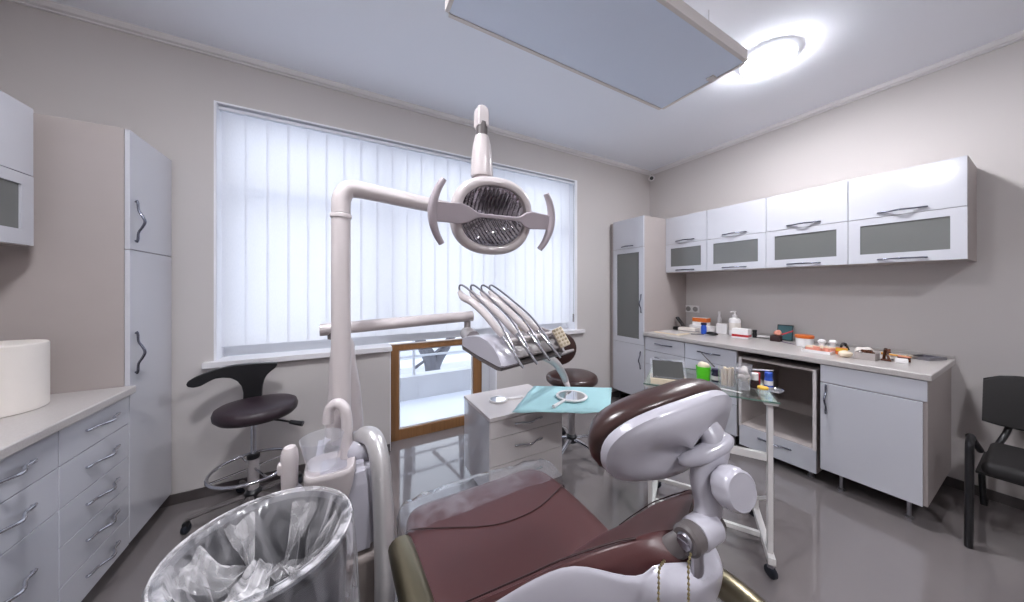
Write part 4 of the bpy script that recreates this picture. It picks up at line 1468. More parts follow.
def console():
    t = thing('instrument_console', 'white instrument console with four whip arms on a long horizontal arm, before the window', 'instrument console', (.65, 1.2, .99))
    bm = nb()
    tube(bm, [(-.082, 1.42, 1.142), (-.075, 1.42, 1.142), (.545, 1.42, 1.168), (.56, 1.42, 1.1687)], [.024, .0325, .0325, .026], 20, 0)
    obj('console_arm', bm, 'plast', t)
    bm = nb()
    lathe(bm, [(.02, 1.102), (.026, 1.104), (.026, 1.140)], (-.03, 1.42, 0), 16)
    obj('arm_pin', bm, 'dgreyp', t)
    bm = nb()
    lathe(bm, [(.016, 1.085), (.016, 1.165)], (.535, 1.42, 0), 16)
    tube(bm, [(.537, 1.43, 1.082), (.53, 1.38, 1.080), (.515, 1.29, 1.078)], [.034, .036, .034], 16, 4)
    obj('console_post', bm, 'greyp', t)
    u, v, w = V((.96, .28, 0)), V((.28, -.96, 0)), V((0, 0, 1))
    o = V((.462, 1.30, 0))
    prof = [(0, 1.052), (0, 1.082), (.03, 1.094), (.08, 1.104), (.13, 1.106), (.18, 1.094), (.22, 1.068), (.25, 1.034), (.268, 1.004), (.262, .996), (.24, .997), (.12, 1.020)]
    def sec(a, pr):
        return [o + u * a + v * p + w * q for p, q in pr]
    bm = nb()
    loft(bm, [sec(0, [(.13 + (p - .13) * .96, 1.05 + (q - 1.05) * .94) for p, q in prof]), sec(.008, prof), sec(.085, prof), sec(.092, [(.13 + (p - .13) * .96, 1.05 + (q - 1.05) * .94) for p, q in prof])])
    obj('side_shell', bm, 'plastb', t, sharp=30)
    bm = nb()
    inner = [(.02, 1.056), (.02, 1.078), (.08, 1.092), (.13, 1.094), (.19, 1.078), (.23, 1.045), (.245, 1.018), (.24, 1.010), (.12, 1.028)]
    loft(bm, [sec(.091, inner), sec(.40, inner)])
    obj('console_body', bm, 'greyp', t, sharp=30)
    bm = nb()
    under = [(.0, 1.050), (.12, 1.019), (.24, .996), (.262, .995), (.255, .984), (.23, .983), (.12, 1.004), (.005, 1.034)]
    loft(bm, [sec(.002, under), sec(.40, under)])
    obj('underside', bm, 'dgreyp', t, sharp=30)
    bm = nb()
    loft(bm, [sec(.40, prof), sec(.415, prof), sec(.422, [(.13 + (p - .13) * .93, 1.05 + (q - 1.05) * .9) for p, q in prof])])
    obj('end_cap', bm, 'greyp', t, sharp=30)
    # cradle rail along the front
    bm = nb()
    tube(bm, [o + u * .09 + v * .215 + w * 1.088, o + u * .42 + v * .215 + w * 1.088], .010, 10, 0)
    for k in range(5):
        a = .10 + k * .078
        tube(bm, [o + u * a + v * .215 + w * 1.088, o + u * a + v * .222 + w * 1.05], .006, 8, 0)
    obj('cradle_rail', bm, 'plast', t)
    # keypad at the far end and a round cap beside it
    kn = V((-.38, -.80, .46)).normalized()
    ky = V((-.32, .12, .94))
    ky = (ky - kn * ky.dot(kn)).normalized()
    kx = ky.cross(kn)
    mk = frame_m((.885, 1.128, 1.080), kx, ky, kn)
    bm = nb()
    box(bm, -.026, .026, -.048, .046, -.010, .006, .005, 3, mk)
    kp = obj('keypad', bm, 'cream', t)
    bm = nb()
    for i in range(3):
        for j in range(5):
            lathe(bm, [(.002, 0), (.0058, 0), (.0055, .003), (.002, .0035)], (0, 0, 0), 10, mk @ Matrix.Translation(V((-.016 + i * .016, -.036 + j * .018, .006))))
    obj('keypad_button', bm, 'tan', kp)
    bm = nb()
    tube(bm, [(.875, 1.15, 1.04), (.882, 1.14, 1.07)], .012, 10, 0)
    obj('keypad_stem', bm, 'greyp', t)
    bm = nb()
    ball(bm, o + u * .36 + v * .06 + w * 1.108, .040, 1, 1, .85, 20, 12)
    obj('round_cap', bm, 'cream', t)
    # whips
    for i in range(4):
        a = (.075, .160, .245, .320)[i]
        Bp = o + u * a + v * .285 + w * 1.012
        Tp = Bp + V((-.165 - .014 * i, .245 + .01 * i, .292))
        d = (Tp - Bp)
        side = V((.8746, -.4848, 0))
        def P(k, up=0.0, lat=0.0):
            return Bp + d * k + w * (up + .013 * math.sin(PI * max(0, min(1, k)))) + v * (.02 * math.sin(PI * max(0, min(1, k)))) + side * lat
        bm = nb()
        tube(bm, [P(1.0, -.012), P(.93, -.020), P(.8, -.006), P(.6), P(.38), P(.30)], [.010, .0165, .0165, .016, .015, .011], 12, 5)
        wh = obj('whip_arm', bm, 'plast', t)
        bm = nb()
        tube(bm, [P(.34), P(.2), P(.06), P(-.06, -.004)], [.0085, .008, .0075, .005], 10, 4)
        obj('handpiece', bm, 'chrome', wh)
        bm = nb()
        tube(bm, [P(.985, -.010), P(1.0, .006), P(1.01, .014, .008), P(1.0, .012, .022), P(.94, .004, .034), P(.8, .0, .036), P(.5, .004, .028), P(.25, .004, .016), P(.12, .002, .008)], .0045, 8, 5)
        obj('hose', bm, 'steel', wh)
    # arm that carries the tray
    bm = nb()
    tube(bm, [(.70, 1.20, 1.0), (.76, 1.25, .985), (.90, 1.35, .955), (1.04, 1.43, .90), (1.20, 1.56, .81), (1.34, 1.68, .70), (1.395, 1.72, .635), (1.37, 1.66, .606), (1.28, 1.57, .603)], [.020, .023, .025, .0255, .0255, .025, .022, .014, .012], 16, 6)
    obj('tray_arm', bm, 'plast', t)
    return t

# ------------------------------------------------------------------ bin
def bin_():
    cx, cy, H, R = -.155, .872, .74, .170
    t = thing('waste_bin', 'round grey waste bin lined with a clear plastic bag, beside the dental unit', 'bin', (cx, cy, 0))
    bm = nb()
    lathe(bm, [(.01, .001), (.138, .001), (.145, .02), (R - .006, H - .03), (R, H - .022), (R + .002, H - .004), (R - .004, H), (R - .014, H - .01), (.136, .03), (.01, .025)], (cx, cy, 0), 56)
    obj('bin_body', bm, 'binp', t)
    n = 96
    rows = []
    # outside skirt of the bag, then over the rim and down inside with folds
    prof = [(R + .022, H - .30, 1), (R + .018, H - .22, 1), (R + .014, H - .12, .8), (R + .011, H - .05, .4), (R + .008, H - .004, .1), (R + .002, H + .006, .05), (R - .017, H + .005, .06), (R - .030, H - .035, .5), (R - .055, H - .085, .9), (R - .075, H - .15, 1.3), (R - .095, H - .22, 1.5), (R - .125, H - .30, 1.4), (R - .155, H - .36, 1), (.006, H - .39, .3)]
    for j, (r, z, f) in enumerate(prof):
        ring = []
        for k in range(n):
            a = 2 * PI * k / n
            q = noise.noise(V((math.cos(a) * 2.6, math.sin(a) * 2.6, j * .22)))
            q2 = noise.noise(V((math.cos(a) * 9, math.sin(a) * 9, j * .35 + 7)))
            inside = j >= 6
            dr = f * ((.040 * q + .026 * q2) if inside else abs(.016 * q + .008 * q2))
            dz = f * (.045 * q + .02 * q2) if inside else f * (.02 * q) * (1 if j < 2 else .2)
            rr = max(.004, min(r + dr, R - .017 - .02 * (H - z)) if inside and j > 6 else r + dr)
            ring.append(V((cx + rr * math.cos(a), cy + rr * math.sin(a), z + dz)))
        rows.append(ring)
    bm = nb()
    loft(bm, rows[5:], False)
    bag = single('bin_bag', bm, 'bag', 'clear crumpled plastic bag lining the grey waste bin and folded over its rim', 'bin bag', sharp=180)
    bm = nb()
    loft(bm, rows[:6], False)
    obj('bag_skirt', bm, 'bagskirt', bag, sharp=180)
    bm = nb()
    tube(bm, rows[5] + rows[5][:1], .0022, 6, 0)
    obj('bag_rim', bm, 'bagfold', bag, sharp=180)
    def sheet(p, q, r, s_, sag, seed):
        # a gathered fold of film slung between four points inside the mouth
        bm = nb()
        nn = 14
        g = []
        for i in range(nn + 1):
            row = []
            for j in range(nn + 1):
                a, b = i / nn, j / nn
                c = V(p).lerp(V(q), a).lerp(V(s_).lerp(V(r), a), b)
                c.z -= sag * math.sin(PI * b) * (.6 + .4 * math.sin(PI * a)) + .012 * abs(math.sin(a * 9 + seed)) * math.sin(PI * b) + .015 * noise.noise(V((a * 4, b * 4, seed)))
                row.append(bm.verts.new(c))
            g.append(row)
        for i in range(nn):
            for j in range(nn):
                bm.faces.new((g[i][j], g[i + 1][j], g[i + 1][j + 1], g[i][j + 1]))
        obj('bag_fold', bm, 'bagfold', bag, sharp=180)
    def rim(deg, k=.86, dz=-.014):
        a = math.radians(deg)
        return (cx + R * k * math.cos(a), cy + R * k * math.sin(a), H + dz)
    f0 = V((cx - .005, cy + .01, H - .055))
    for k, (d0, w, sag, dx, dy, dz) in enumerate(((262, 34, .015, .0, .0, .0), (318, 22, .02, .02, .02, -.03), (8, 26, .03, .03, .01, -.05), (62, 30, .03, .01, .03, -.07), (120, 24, .02, -.02, .03, -.04), (168, 36, .02, -.04, .0, -.02), (214, 26, .03, -.05, -.03, -.06))):
        q = f0 + V((dx, dy, dz))
        e = V((.018 * math.cos(k * 2.0), .018 * math.sin(k * 2.0), -.012))
        sheet(rim(d0 - w / 2), rim(d0 + w / 2), q + e, q - e, sag, k * 1.7)
    return t

# ------------------------------------------------------------------ glass trolley
def trolley():
    v, u = V((.857, .515, 0)), V((.515, -.857, 0))
    N = V((1.69, .600, 0))
    L, Dp, z = .56, .46, .80
    o = N - u * L
    t = thing('glass_trolley', 'white framed trolley with a glass top full of small dental supplies, behind the headrest', 'trolley', tuple(o + u * (L / 2) + v * (Dp / 2)))
    mz = frame_m(o, u, v, (0, 0, 1))
    def lb(*a, **k):
        return B(*a, mtx=mz, **k)
    obj('glass_top', lb(.0, L, .0, Dp, z - .006, z, bev=.001), 'tableglass', t, label='clear glass table top')
    bm = nb()
    for x0, x1, y0, y1 in ((0, L, -.0025, -.0005), (0, L, Dp + .0005, Dp + .0025)):
        box(bm, x0, x1, y0, y1, z - .006, z, mtx=mz)
    obj('glass_edge', bm, 'glassedge', t)
    for k, x in ((0, .030), (1, L - .030)):
        obj('end_rail', lb(x - .026, x + .026, .004, Dp - .004, z - .020, z - .0065, bev=.003), 'trolley', t)
        lg = obj('leg', lb(x - .010, x + .010, .020, .054, .10, z - .02, bev=.003), 'trolley', t)
        ft = obj('foot_bar', lb(x - .014, x + .014, -.01, Dp + .01, .072, .104, bev=.003), 'trolley', t)
        for y in (.015, Dp - .015):
            p = mz @ V((x, y, 0))
            w, b = nb(), nb()
            caster(w, b, p.x, p.y, .001, .027, 1.2 + y)
            box(b, p.x - .012, p.x + .012, p.y - .012, p.y + .012, .045, .070, .004)
            obj('caster', w, 'rubber', ft)
            obj('caster_fork', b, 'steel', ft)
    obj('cross_rail', lb(.032, L - .041, .027, .047, .515, .550, bev=.003), 'trolley', t)
    for y, z0 in ((.16, .078), (Dp - .07, .078)):
        obj('cross_rail', lb(.045, L - .045, y - .010, y + .010, z0, z0 + .024, bev=.003), 'trolley', t)
    for x in (.030, L - .030):
        obj('side_brace', lb(x - .009, x + .009, Dp - .12, Dp - .09, .1045, .16, bev=.003), 'trolley', t)
        bm = nb()
        pa, pb = mz @ V((x, .05, .34)), mz @ V((x, Dp - .105, .155))
        tube(bm, [pa, pb], .010, 8, 0)
        obj('side_brace', bm, 'trolley', t)
    return z

# ------------------------------------------------------------------ small supplies
def bottle(name, label, cat, x, y, z, r, h, m, capm, group=None, neck=.5, caph=.018, band=None):
    t = thing(name, label, cat, (x, y, z), 0, group)
    obj('bottle_body', lathe(nb(), [(.002, .0005), (r * .94, .0005), (r, .004), (r, h * .68), (r * .9, h * .78), (r * neck, h * .86), (r * neck, h)], (0, 0, 0), 20), m, t, world=False)
    obj('cap', lathe(nb(), [(r * neck * 1.25, h - .004), (r * neck * 1.25, h + caph - .002), (r * neck, h + caph), (.002, h + caph)], (0, 0, 0), 18), capm, t, world=False)
    if band:
        obj('label_band', lathe(nb(), [(r * 1.01, h * .2), (r * 1.015, h * .21), (r * 1.015, h * .58), (r * 1.01, h * .59)], (0, 0, 0), 20), band, t, world=False)
    return t

def carton(name, label, cat, x, y, z, sx, sy, sz, rz, m, band=None, bz=(.55, .95), group=None):
    t = thing(name, label, cat, (x, y, z), rz, group)
    obj('carton_body', B(-sx / 2, sx / 2, -sy / 2, sy / 2, .0005, sz, .0025), m, t, world=False)
    if band:
        bm = nb()
        e = .0006
        box(bm, -sx / 2 - e, sx / 2 + e, -sy / 2 - e, sy / 2 + e, sz * bz[0], sz * bz[1])
        obj('printed_band', bm, band, t, world=False)
    return t

def cast(name, label, x, y, z, s, rz, gum='pink', tooth='plaster', group=None):
    """Horseshoe dental cast: gum base with a row of teeth."""
    t = thing(name, label, 'dental model', (x, y, z), rz, group)
    bm = nb()
    n = 14
    inn, out_ = [], []
    for i in range(n + 1):
        a = PI * i / n
        out_.append(V((s * math.cos(a), s * 1.15 * math.sin(a), 0)))
        inn.append(V((s * .55 * math.cos(a), s * .7 * math.sin(a), 0)))
    pts = out_ + list(reversed(inn))
    prism(bm, [p + V((0, 0, .0005)) for p in pts], (0, 0, s * .95), s * .1)
    obj('gum_base', bm, gum, t, world=False)
    bm = nb()
    for i in range(12):
        a = PI * (i + .5) / 12
        ball(bm, (s * .78 * math.cos(a), s * .93 * math.sin(a), s * 1.02), s * .13, 1, 1, 1.6, 8, 6)
    obj('teeth', bm, tooth, t, world=False)
    return t

def lump(bm, c, r, sx, sy, sz, seed, amp=.25):
    tb = bmesh.new()
    bmesh.ops.create_icosphere(tb, subdivisions=3, radius=r)
    for v in tb.verts:
        v.co *= 1 + amp * noise.noise(v.co / r * 1.3 + V((seed, seed * 2, 0)))
        v.co = V((v.co.x * sx, v.co.y * sy, v.co.z * sz))
    lo = min(v.co.z for v in tb.verts)
    tb.transform(Matrix.Translation(V(c) - V((0, 0, lo))))
    merge(bm, tb)
    return bm

def worktop_items():
    z = .8425
    # notepads by the tall cabinet
    t = thing('notepad', 'cream paper pads stacked flat on the long worktop beside the tall cabinet', 'notepad', (2.93, 1.93, z))
    obj('pages', B(2.84, 3.03, 1.80, 2.06, z, z + .010, .001), 'cream', t)
    obj('cover', B(2.86, 3.02, 1.83, 2.04, z + .0105, z + .016, .001), 'edge', t)
    t = thing('desk_phone', 'black cordless phone lying on its charger in the worktop corner', 'phone', (3.26, 2.03, z))
    obj('charger', B(3.20, 3.33, 1.98, 2.09, z, z + .035, .008, 3), 'black', t)
    bm = nb()
    box(bm, -.022, .022, -.08, .08, -.012, .012, .008, 3, Matrix.Translation((3.27, 2.035, z + .075)) @ Matrix.Rotation(.9, 4, 'X'))
    obj('handset', bm, 'black', t)
    tag(obj_pen('black_marker', (3.02, 1.78, z + .006), (3.10, 1.70, z + .006), .006, 'black'), 'black marker pen lying on the worktop in front of the white cartons', 'pen')
    carton('glove_carton', 'long low white carton carrying an orange and white box on the worktop', 'box', 3.37, 1.86, z, .12, .22, .062, 0, 'white')
    carton('wipes_box', 'orange and white box standing on the long white carton under the socket', 'box', 3.37, 1.875, z + .0630, .07, .15, .080, 0, 'white', 'orange', (.45, .98))
    carton('instrument_carton', 'flat white carton lying in front of the taller white carton', 'box', 3.18, 1.90, z, .10, .17, .045, .1, 'paper', 'grey', (.2, .4))
    carton('mask_carton', 'plain white carton between the blue bottle and the pump bottle', 'box', 3.375, 1.665, z, .06, .10, .10, 0, 'white')
    bottle('spray_can', 'slim white spray can against the wall beside the orange box', 'can', 3.45, 1.735, z, .020, .19, 'white', 'white', caph=.025)
    bottle('small_bottle', 'small blue bottle with a dark cap in front of the white carton', 'bottle', 3.18, 1.745, z, .026, .095, 'blue', 'navy', neck=.8)
    bm = nb()
    lump(bm, (3.16, 1.655, z), .035, 1.2, 1.5, .45, 3)
    single('black_glove', bm, 'black', 'crumpled black glove lying beside the blue bottle', 'glove', sharp=70)
    t = thing('pump_bottle', 'tall white pump bottle of hand sanitiser on the worktop', 'bottle', (3.36, 1.55, z))
    obj('bottle_body', lathe(nb(), [(.002, .0005), (.046, .0005), (.049, .006), (.049, .145), (.042, .162), (.018, .174), (.018, .182)], (0, 0, 0), 24), 'white', t, world=False)
    bm = nb()
    lathe(bm, [(.021, .180), (.021, .198), (.008, .200), (.006, .225), (.012, .227), (.012, .238), (.002, .239)], (0, 0, 0), 16)
    tube(bm, [(0, 0, .232), (-.02, .012, .233), (-.036, .022, .226)], .005, 8, 3)
    obj('pump', bm, 'white', t, world=False)
    obj('label_band', lathe(nb(), [(.0495, .05), (.05, .052), (.05, .12), (.0495, .122)], (0, 0, 0), 24), 'paper', t, world=False)
    carton('bandage_box', 'white box with a red print beside the pump bottle', 'box', 3.22, 1.43, z, .09, .125, .088, .12, 'white', 'red', (.18, .42))
    bottle('small_bottle', 'tiny black bottle standing by the red and white box', 'bottle', 3.36, 1.385, z, .017, .055, 'black', 'black', neck=.8)
    single('saucer', lathe(nb(), [(.002, .0005), (.035, .0005), (.06, .014), (.062, .016), (.034, .006), (.002, .005)], (3.40, 1.335, z), 28), 'white', 'shallow white saucer beside the dark framed picture card', 'dish')
    t = thing('picture_card', 'dark teal picture card leaning up behind a black block on the worktop', 'card', (3.40, 1.185, z))
    m = Matrix.Translation((3.405, 1.18, z + .002)) @ Matrix.Rotation(.16, 4, 'Y')
    obj('card_face', B(-.004, .004, -.055, .055, 0, .135, .001, mtx=m), 'tealp', t)
    bm = nb()
    ring_frame(bm, (-.0075, -.055, 0), (0, 1, 0), (0, 0, 1), (.003, 0, 0), .11, .135, .006, .006, .006, .006)
    bm.transform(m)
    obj('card_frame', bm, 'black', t)
    t = thing('articulator', 'black block with a pink and white jaw piece in front of the teal card', 'dental tool', (3.30, 1.20, z))
    obj('block', B(3.265, 3.325, 1.165, 1.235, z, z + .05, .005), 'seam', t)
    bm = nb()
    lump(bm, (3.298, 1.19, z + .048), .028, 1.1, .9, .9, 11)
    obj('jaw_piece', bm, 'pink', t)
    bm = nb()
    tube(bm, [(3.31, 1.17, z + .06), (3.33, 1.12, z + .085), (3.34, 1.10, z + .10)], .006, 8, 3)
    obj('jaw_arm', bm, 'red', t)
    tag(obj_pen('mauve_pen', (3.27, 1.15, z + .006), (3.20, 1.045, z + .006), .005, 'mauve'), 'mauve pen lying between the black block and the orange-lidded tub', 'pen')
    t = thing('tub', 'round white tub with an orange lid on the worktop', 'tub', (3.20, .985, z))
    obj('tub_body', lathe(nb(), [(.002, .0005), (.048, .0005), (.051, .004), (.054, .072), (.05, .074)], (0, 0, 0), 28), 'white', t, world=False)
    obj('tub_lid', lathe(nb(), [(.056, .068), (.057, .072), (.057, .088), (.053, .091), (.002, .091)], (0, 0, 0), 28), 'orange', t, world=False, label='orange lid')
    # tray of casts
    t = thing('model_tray', 'low white tray holding pink dental casts beside the tub', 'tray', (3.02, .83, z))
    bm = nb()
    hollow(bm, -.085, .085, -.010, .010, -.075, .075, '-y', .004)
    bm.transform(Matrix.Translation((3.02, .845, z + .0105)) @ Matrix.Rotation(-PI / 2, 4, 'X'))
    obj('tray_body', bm, 'white', t)
    G = 'dental casts in the low tray'
    for i, (x, y, r) in enumerate(((2.975, .872, .4), (3.05, .868, 2.2), (2.98, .800, -.5), (3.055, .795, 1.2))):
        cast('dental_cast', 'pink and cream dental cast among others in the low white tray', x, y, z + .0052, .033, r, 'pink', 'plaster', G)
    for i, (x, y, dz) in enumerate(((3.13, .865, .0), (3.16, .815, .0))):
        bm = nb()
        lathe(bm, [(.002, .0), (.016, .0005), (.018, .004), (.016, .05), (.022, .058), (.024, .066), (.016, .078), (.002, .082)], (x, y, z), 18)
        single('cotton_jar', bm, 'white', 'white domed jar behind the tray of casts, nearer the tub' if i == 0 else 'white domed jar behind the tray of casts, farther from the tub', 'jar')
    bm = nb()
    tube(bm, [(3.26, .80, z + .008), (3.22, .78, z + .05), (3.17, .755, z + .056), (3.14, .745, z + .052)], [.006, .009, .012, .006], 8, 4)
    tube(bm, [(3.27, .76, z + .008), (3.23, .765, z + .045), (3.17, .755, z + .056)], [.006, .008, .010], 8, 4)
    single('crown_pliers', bm, 'black', 'black handled pliers propped up behind the orange box', 'pliers')
    carton('wax_box', 'small orange and yellow box between the casts and the white tissue', 'box', 3.045, .742, z, .045, .055, .045, .3, 'orange', 'yellow', (.55, .99))
    bm = nb()
    lump(bm, (2.945, .70, z), .030, 1.3, 1.1, .75, 21, .18)
    single('plaster_cast', bm, 'plaster', 'cream plaster lump lying at the front edge of the worktop', 'dental model', sharp=70)
    bm = nb()
    lump(bm, (3.13, .655, z), .040, 1.5, 1.0, .7, 31, .5)
    lump(bm, (3.07, .655, z), .028, 1.5, .9, .6, 35, .5)
    single('tissue', bm, 'paper', 'crumpled white tissue behind the beige basket', 'tissue', sharp=30)
    t = thing('basket', 'small beige basket of tangled brown pieces on the worktop', 'basket', (2.99, .615, z))
    bm = nb()
    hollow(bm, -.05, .05, -.022, .022, -.045, .045, '-y', .004)
    bm.transform(Matrix.Translation((3.0, .615, z + .0225)) @ Matrix.Rotation(-PI / 2, 4, 'X'))
    obj('basket_body', bm, 'beige', t)
    bm = nb()
    for k in range(7):
        a = k * .9
        tube(bm, [(3.0 + .03 * math.cos(a), .615 + .028 * math.sin(a), z + .012), (3.0 + .01 * math.cos(a + 2), .615 + .02 * math.sin(a + 1), z + .055), (3.0 - .03 * math.cos(a + .5), .615 - .03 * math.sin(a), z + .04)], .005, 6, 4)
    obj('tangle', bm, 'brown', t)
    t = thing('face_bow', 'dark brown metal bite frame standing at the end of the beige basket', 'dental tool', (3.04, .535, z))
    bm = nb()
    tube(bm, [(3.06, .555, z + .003), (3.05, .548, z + .06), (3.03, .54, z + .075), (3.0, .52, z + .06)], .007, 8, 4)
    tube(bm, [(3.02, .525, z + .003), (3.035, .535, z + .05), (3.06, .53, z + .07)], .006, 8, 4)
    box(bm, 3.01, 3.07, .515, .56, z, z + .012, .003)
    obj('bow_frame', bm, 'brown', t)
    carton('pill_box', 'little white lidded box in front of the amber tube', 'box', 3.03, .478, z, .045, .05, .026, .2, 'white')
    cast('dental_cast', 'reddish brown dental cast lying apart near the end of the worktop', 3.10, .475, z, .030, 1.0, 'brown', 'pink')
    tag(obj_pen('adhesive_tube', (3.26, .60, z + .012), (3.23, .47, z + .012), .011, 'amber'), 'amber tube lying behind the reddish cast', 'tube')
    tag(obj_pen('mixing_tip', (3.31, .50, z + .010), (3.26, .42, z + .010), .009, 'cream'), 'cream mixing tip lying next to the grey instrument tray', 'tube')
    t = thing('instrument_dish', 'shallow grey steel instrument dish near the open end of the worktop', 'dish', (3.33, .42, z))
    bm = nb()
    hollow(bm, -.08, .08, -.008, .008, -.05, .05, '-y', .003)
    bm.transform(Matrix.Translation((3.34, .425, z + .0085)) @ Matrix.Rotation(-PI / 2, 4, 'X') @ Matrix.Rotation(.3, 4, 'Y'))
    obj('dish_body', bm, 'steel', t)

def obj_pen(name, a, b, r, m):
    a, b = V(a), V(b)
    bm = nb()
    d = b - a
    tube(bm, [a, a + d * .04, a + d * .7, a + d * .93, b], [r * .8, r, r, r * .8, r * .3], 10, 0)
    c = (a + b) / 2
    c.z = min(a.z, b.z) - r
    bm.transform(Matrix.Translation(-c))
    o = obj(name, bm, m)
    o.location = c
    ROOT[o.name] = Matrix.Translation(c)
    return o

def trolley_items(zt):
    z = zt + .0005
    # box with a dark insert and a raised lid
    t = thing('instrument_box', 'cream framed box with a dark insert open at the far corner of the glass trolley', 'box', (1.52, 1.02, z))
    m = Matrix.Translation((1.52, 1.02, z)) @ Matrix.Rotation(math.radians(-52), 4, 'Z')
    bm = nb()
    ring_frame(bm, (-.085, -.05, 0), (1, 0, 0), (0, 1, 0), (0, 0, .028), .17, .10, .012, .012, .012, .012)
    box(bm, -.075, .075, -.04, .04, .001, .006)
    bm.transform(m)
    obj('box_base', bm, 'cream', t)
    m2 = m @ Matrix.Translation((0, -.034, .029)) @ Matrix.Rotation(math.radians(38), 4, 'X')
    obj('dark_insert', B(-.074, .074, 0, .115, 0, .006, .001, mtx=m2), 'screen', t, label='dark gel insert')
    bm = nb()
    ring_frame(bm, (-.085, -.004, -.001), (1, 0, 0), (0, 1, 0), (0, 0, .010), .17, .13, .010, .010, .008, .012)
    bm.transform(m2)
    obj('box_lid', bm, 'cupclear', t)
    cast('dental_cast', 'cream dental cast with orange gum on the glass trolley beside the dark-insert box', 1.565, .935, z, .026, .4, 'amber', 'plaster')
    cast('dental_cast', 'pink dental cast on the glass trolley in front of the green cup', 1.595, .885, z, .024, 1.4, 'pink', 'plaster')
    bm = nb()
    lump(bm, (1.60, .835, z), .018, 1.7, 1.0, .8, 5, .2)
    single('wax_stick', bm, 'red', 'dark red lump of wax lying before the green cup', 'wax', sharp=70)
    t = thing('cup', 'bright lime green plastic cup on the glass trolley', 'cup', (1.735, .955, z))
    obj('cup_body', lathe(nb(), [(.002, .0005), (.029, .0005), (.031, .003), (.035, .074), (.036, .076), (.033, .076), (.028, .006), (.002, .005)], (0, 0, 0), 28), 'green', t, world=False)
    bm = nb()
    lump(bm, (0, 0, .05), .028, 1, 1, .9, 9, .2)
    obj('cotton_filling', bm, 'cream', t, world=False)
    t = bottle('small_bottle', 'navy bottle with a white label band beside the lime green cup', 'bottle', 1.765, .905, z, .021, .055, 'navy', 'navy', neck=.75, caph=.014, band='white')
    tag(obj_pen('spatula', (1.772, .915, z + .075), (1.742, .978, z + .155), .005, 'dgreyp'), 'dark grey spatula propped on the navy bottle and the green cup', 'spatula')
    tag(obj_pen('probe_handle', (1.62, .905, z + .006), (1.665, .735, z + .006), .006, 'white'), 'long white probe lying across the glass trolley', 'probe')
    t = thing('glass_beaker', 'wide clear beaker packed with white cotton rolls on the glass trolley', 'beaker', (1.735, .838, z))
    obj('beaker_wall', lathe(nb(), [(.002, .0005), (.034, .0005), (.036, .003), (.037, .095), (.038, .096), (.0355, .096), (.034, .005), (.002, .004)], (0, 0, 0), 28), 'cupclear', t, world=False)
    bm = nb()
    for k in range(11):
        a = k * 2.4
        r = .024 * math.sqrt((k + .5) / 11)
        tube(bm, [(r * math.cos(a), r * math.sin(a), .006), (r * math.cos(a) * 1.1, r * math.sin(a) * 1.1, .09 + .01 * math.sin(k * 2.0))], .0055, 8, 0)
    obj('cotton_roll', bm, 'cream', t, world=False)
    t = thing('glass_beaker', 'tall clear beaker of loose cotton next to the dropper bottle on the glass trolley', 'beaker', (1.745, .765, z))
    obj('beaker_wall', lathe(nb(), [(.002, .0005), (.022, .0005), (.024, .003), (.034, .125), (.035, .126), (.0325, .126), (.022, .005), (.002, .004)], (0, 0, 0), 28), 'cupclear', t, world=False)
    bm = nb()
    for k, (a, b, c_, r) in enumerate(((.006, .004, .050, .020), (-.010, .004, .060, .017), (.002, -.010, .066, .016), (.010, .008, .080, .017), (-.010, -.006, .085, .016), (.003, .0, .100, .015))):
        lump(bm, (a, b, c_ - .012), r, 1, 1, 1, 12 + k, .35)
    obj('cotton_filling', bm, 'paper', t, world=False)
    bottle('clear_vial', 'slim clear vial between the two cotton beakers', 'vial', 1.775, .80, z, .011, .085, 'cupclear', 'white', neck=.8, caph=.012)
    bottle('dropper_bottle', 'brown dropper bottle with a white cap behind the tall cotton beaker', 'bottle', 1.83, .755, z, .019, .045, 'seam', 'white', neck=.7, caph=.03)
    tag(obj_pen('syringe', (1.86, .775, z + .083), (1.945, .72, z + .079), .0055, 'white'), 'white syringe resting across the dropper and blue bottles', 'syringe')
    bottle('small_bottle', 'short red bottle behind the blue bottle on the glass trolley', 'bottle', 1.905, .775, z, .015, .045, 'red', 'red', neck=.8)
    bottle('small_bottle', 'blue and white bottle near the corner of the glass trolley', 'bottle', 1.905, .725, z, .018, .058, 'blue', 'blue', neck=.75, band='white')
    t = thing('jar', 'small clear jar with a yellow lid on the glass trolley', 'jar', (1.755, .690, z))
    obj('jar_body', lathe(nb(), [(.002, .0005), (.018, .0005), (.02, .003), (.02, .026), (.017, .028)], (0, 0, 0), 20), 'cupclear', t, world=False)
    obj('jar_lid', lathe(nb(), [(.021, .025), (.0215, .027), (.0215, .034), (.019, .036), (.002, .036)], (0, 0, 0), 20), 'yellow', t, world=False)
    single('glass_dish', lathe(nb(), [(.002, .0005), (.022, .0005), (.034, .012), (.035, .013), (.021, .004), (.002, .004)], (1.84, .675, z), 28), 'cupclear', 'shallow clear glass dish beside the yellow-lidded jar', 'dish')

def paper_roll():
    cx, cy, r, z0, z1 = -1.172, 1.945, .136, .8385, 1.095
    t = thing('paper_towel_roll', 'large white paper towel roll standing on the worktop by the tall cabinet', 'paper roll', (cx, cy, z0))
    bm = nb()
    prof = [(.034, z0 + .0005), (r - .004, z0 + .0005), (r, z0 + .006), (r, z1 - .006), (r - .004, z1), (.034, z1 - .001), (.034, z0 + .01)]
    lathe(bm, prof, (cx, cy, 0), 64, close=False)
    obj('paper_sheet', bm, 'paper', t)
    bm = nb()
    lathe(bm, [(.033, z0 + .002), (.033, z1 - .003), (.029, z1 - .003), (.029, z0 + .002)], (cx, cy, 0), 32, close=False)
    obj('cardboard_core', bm, 'plaster', t)

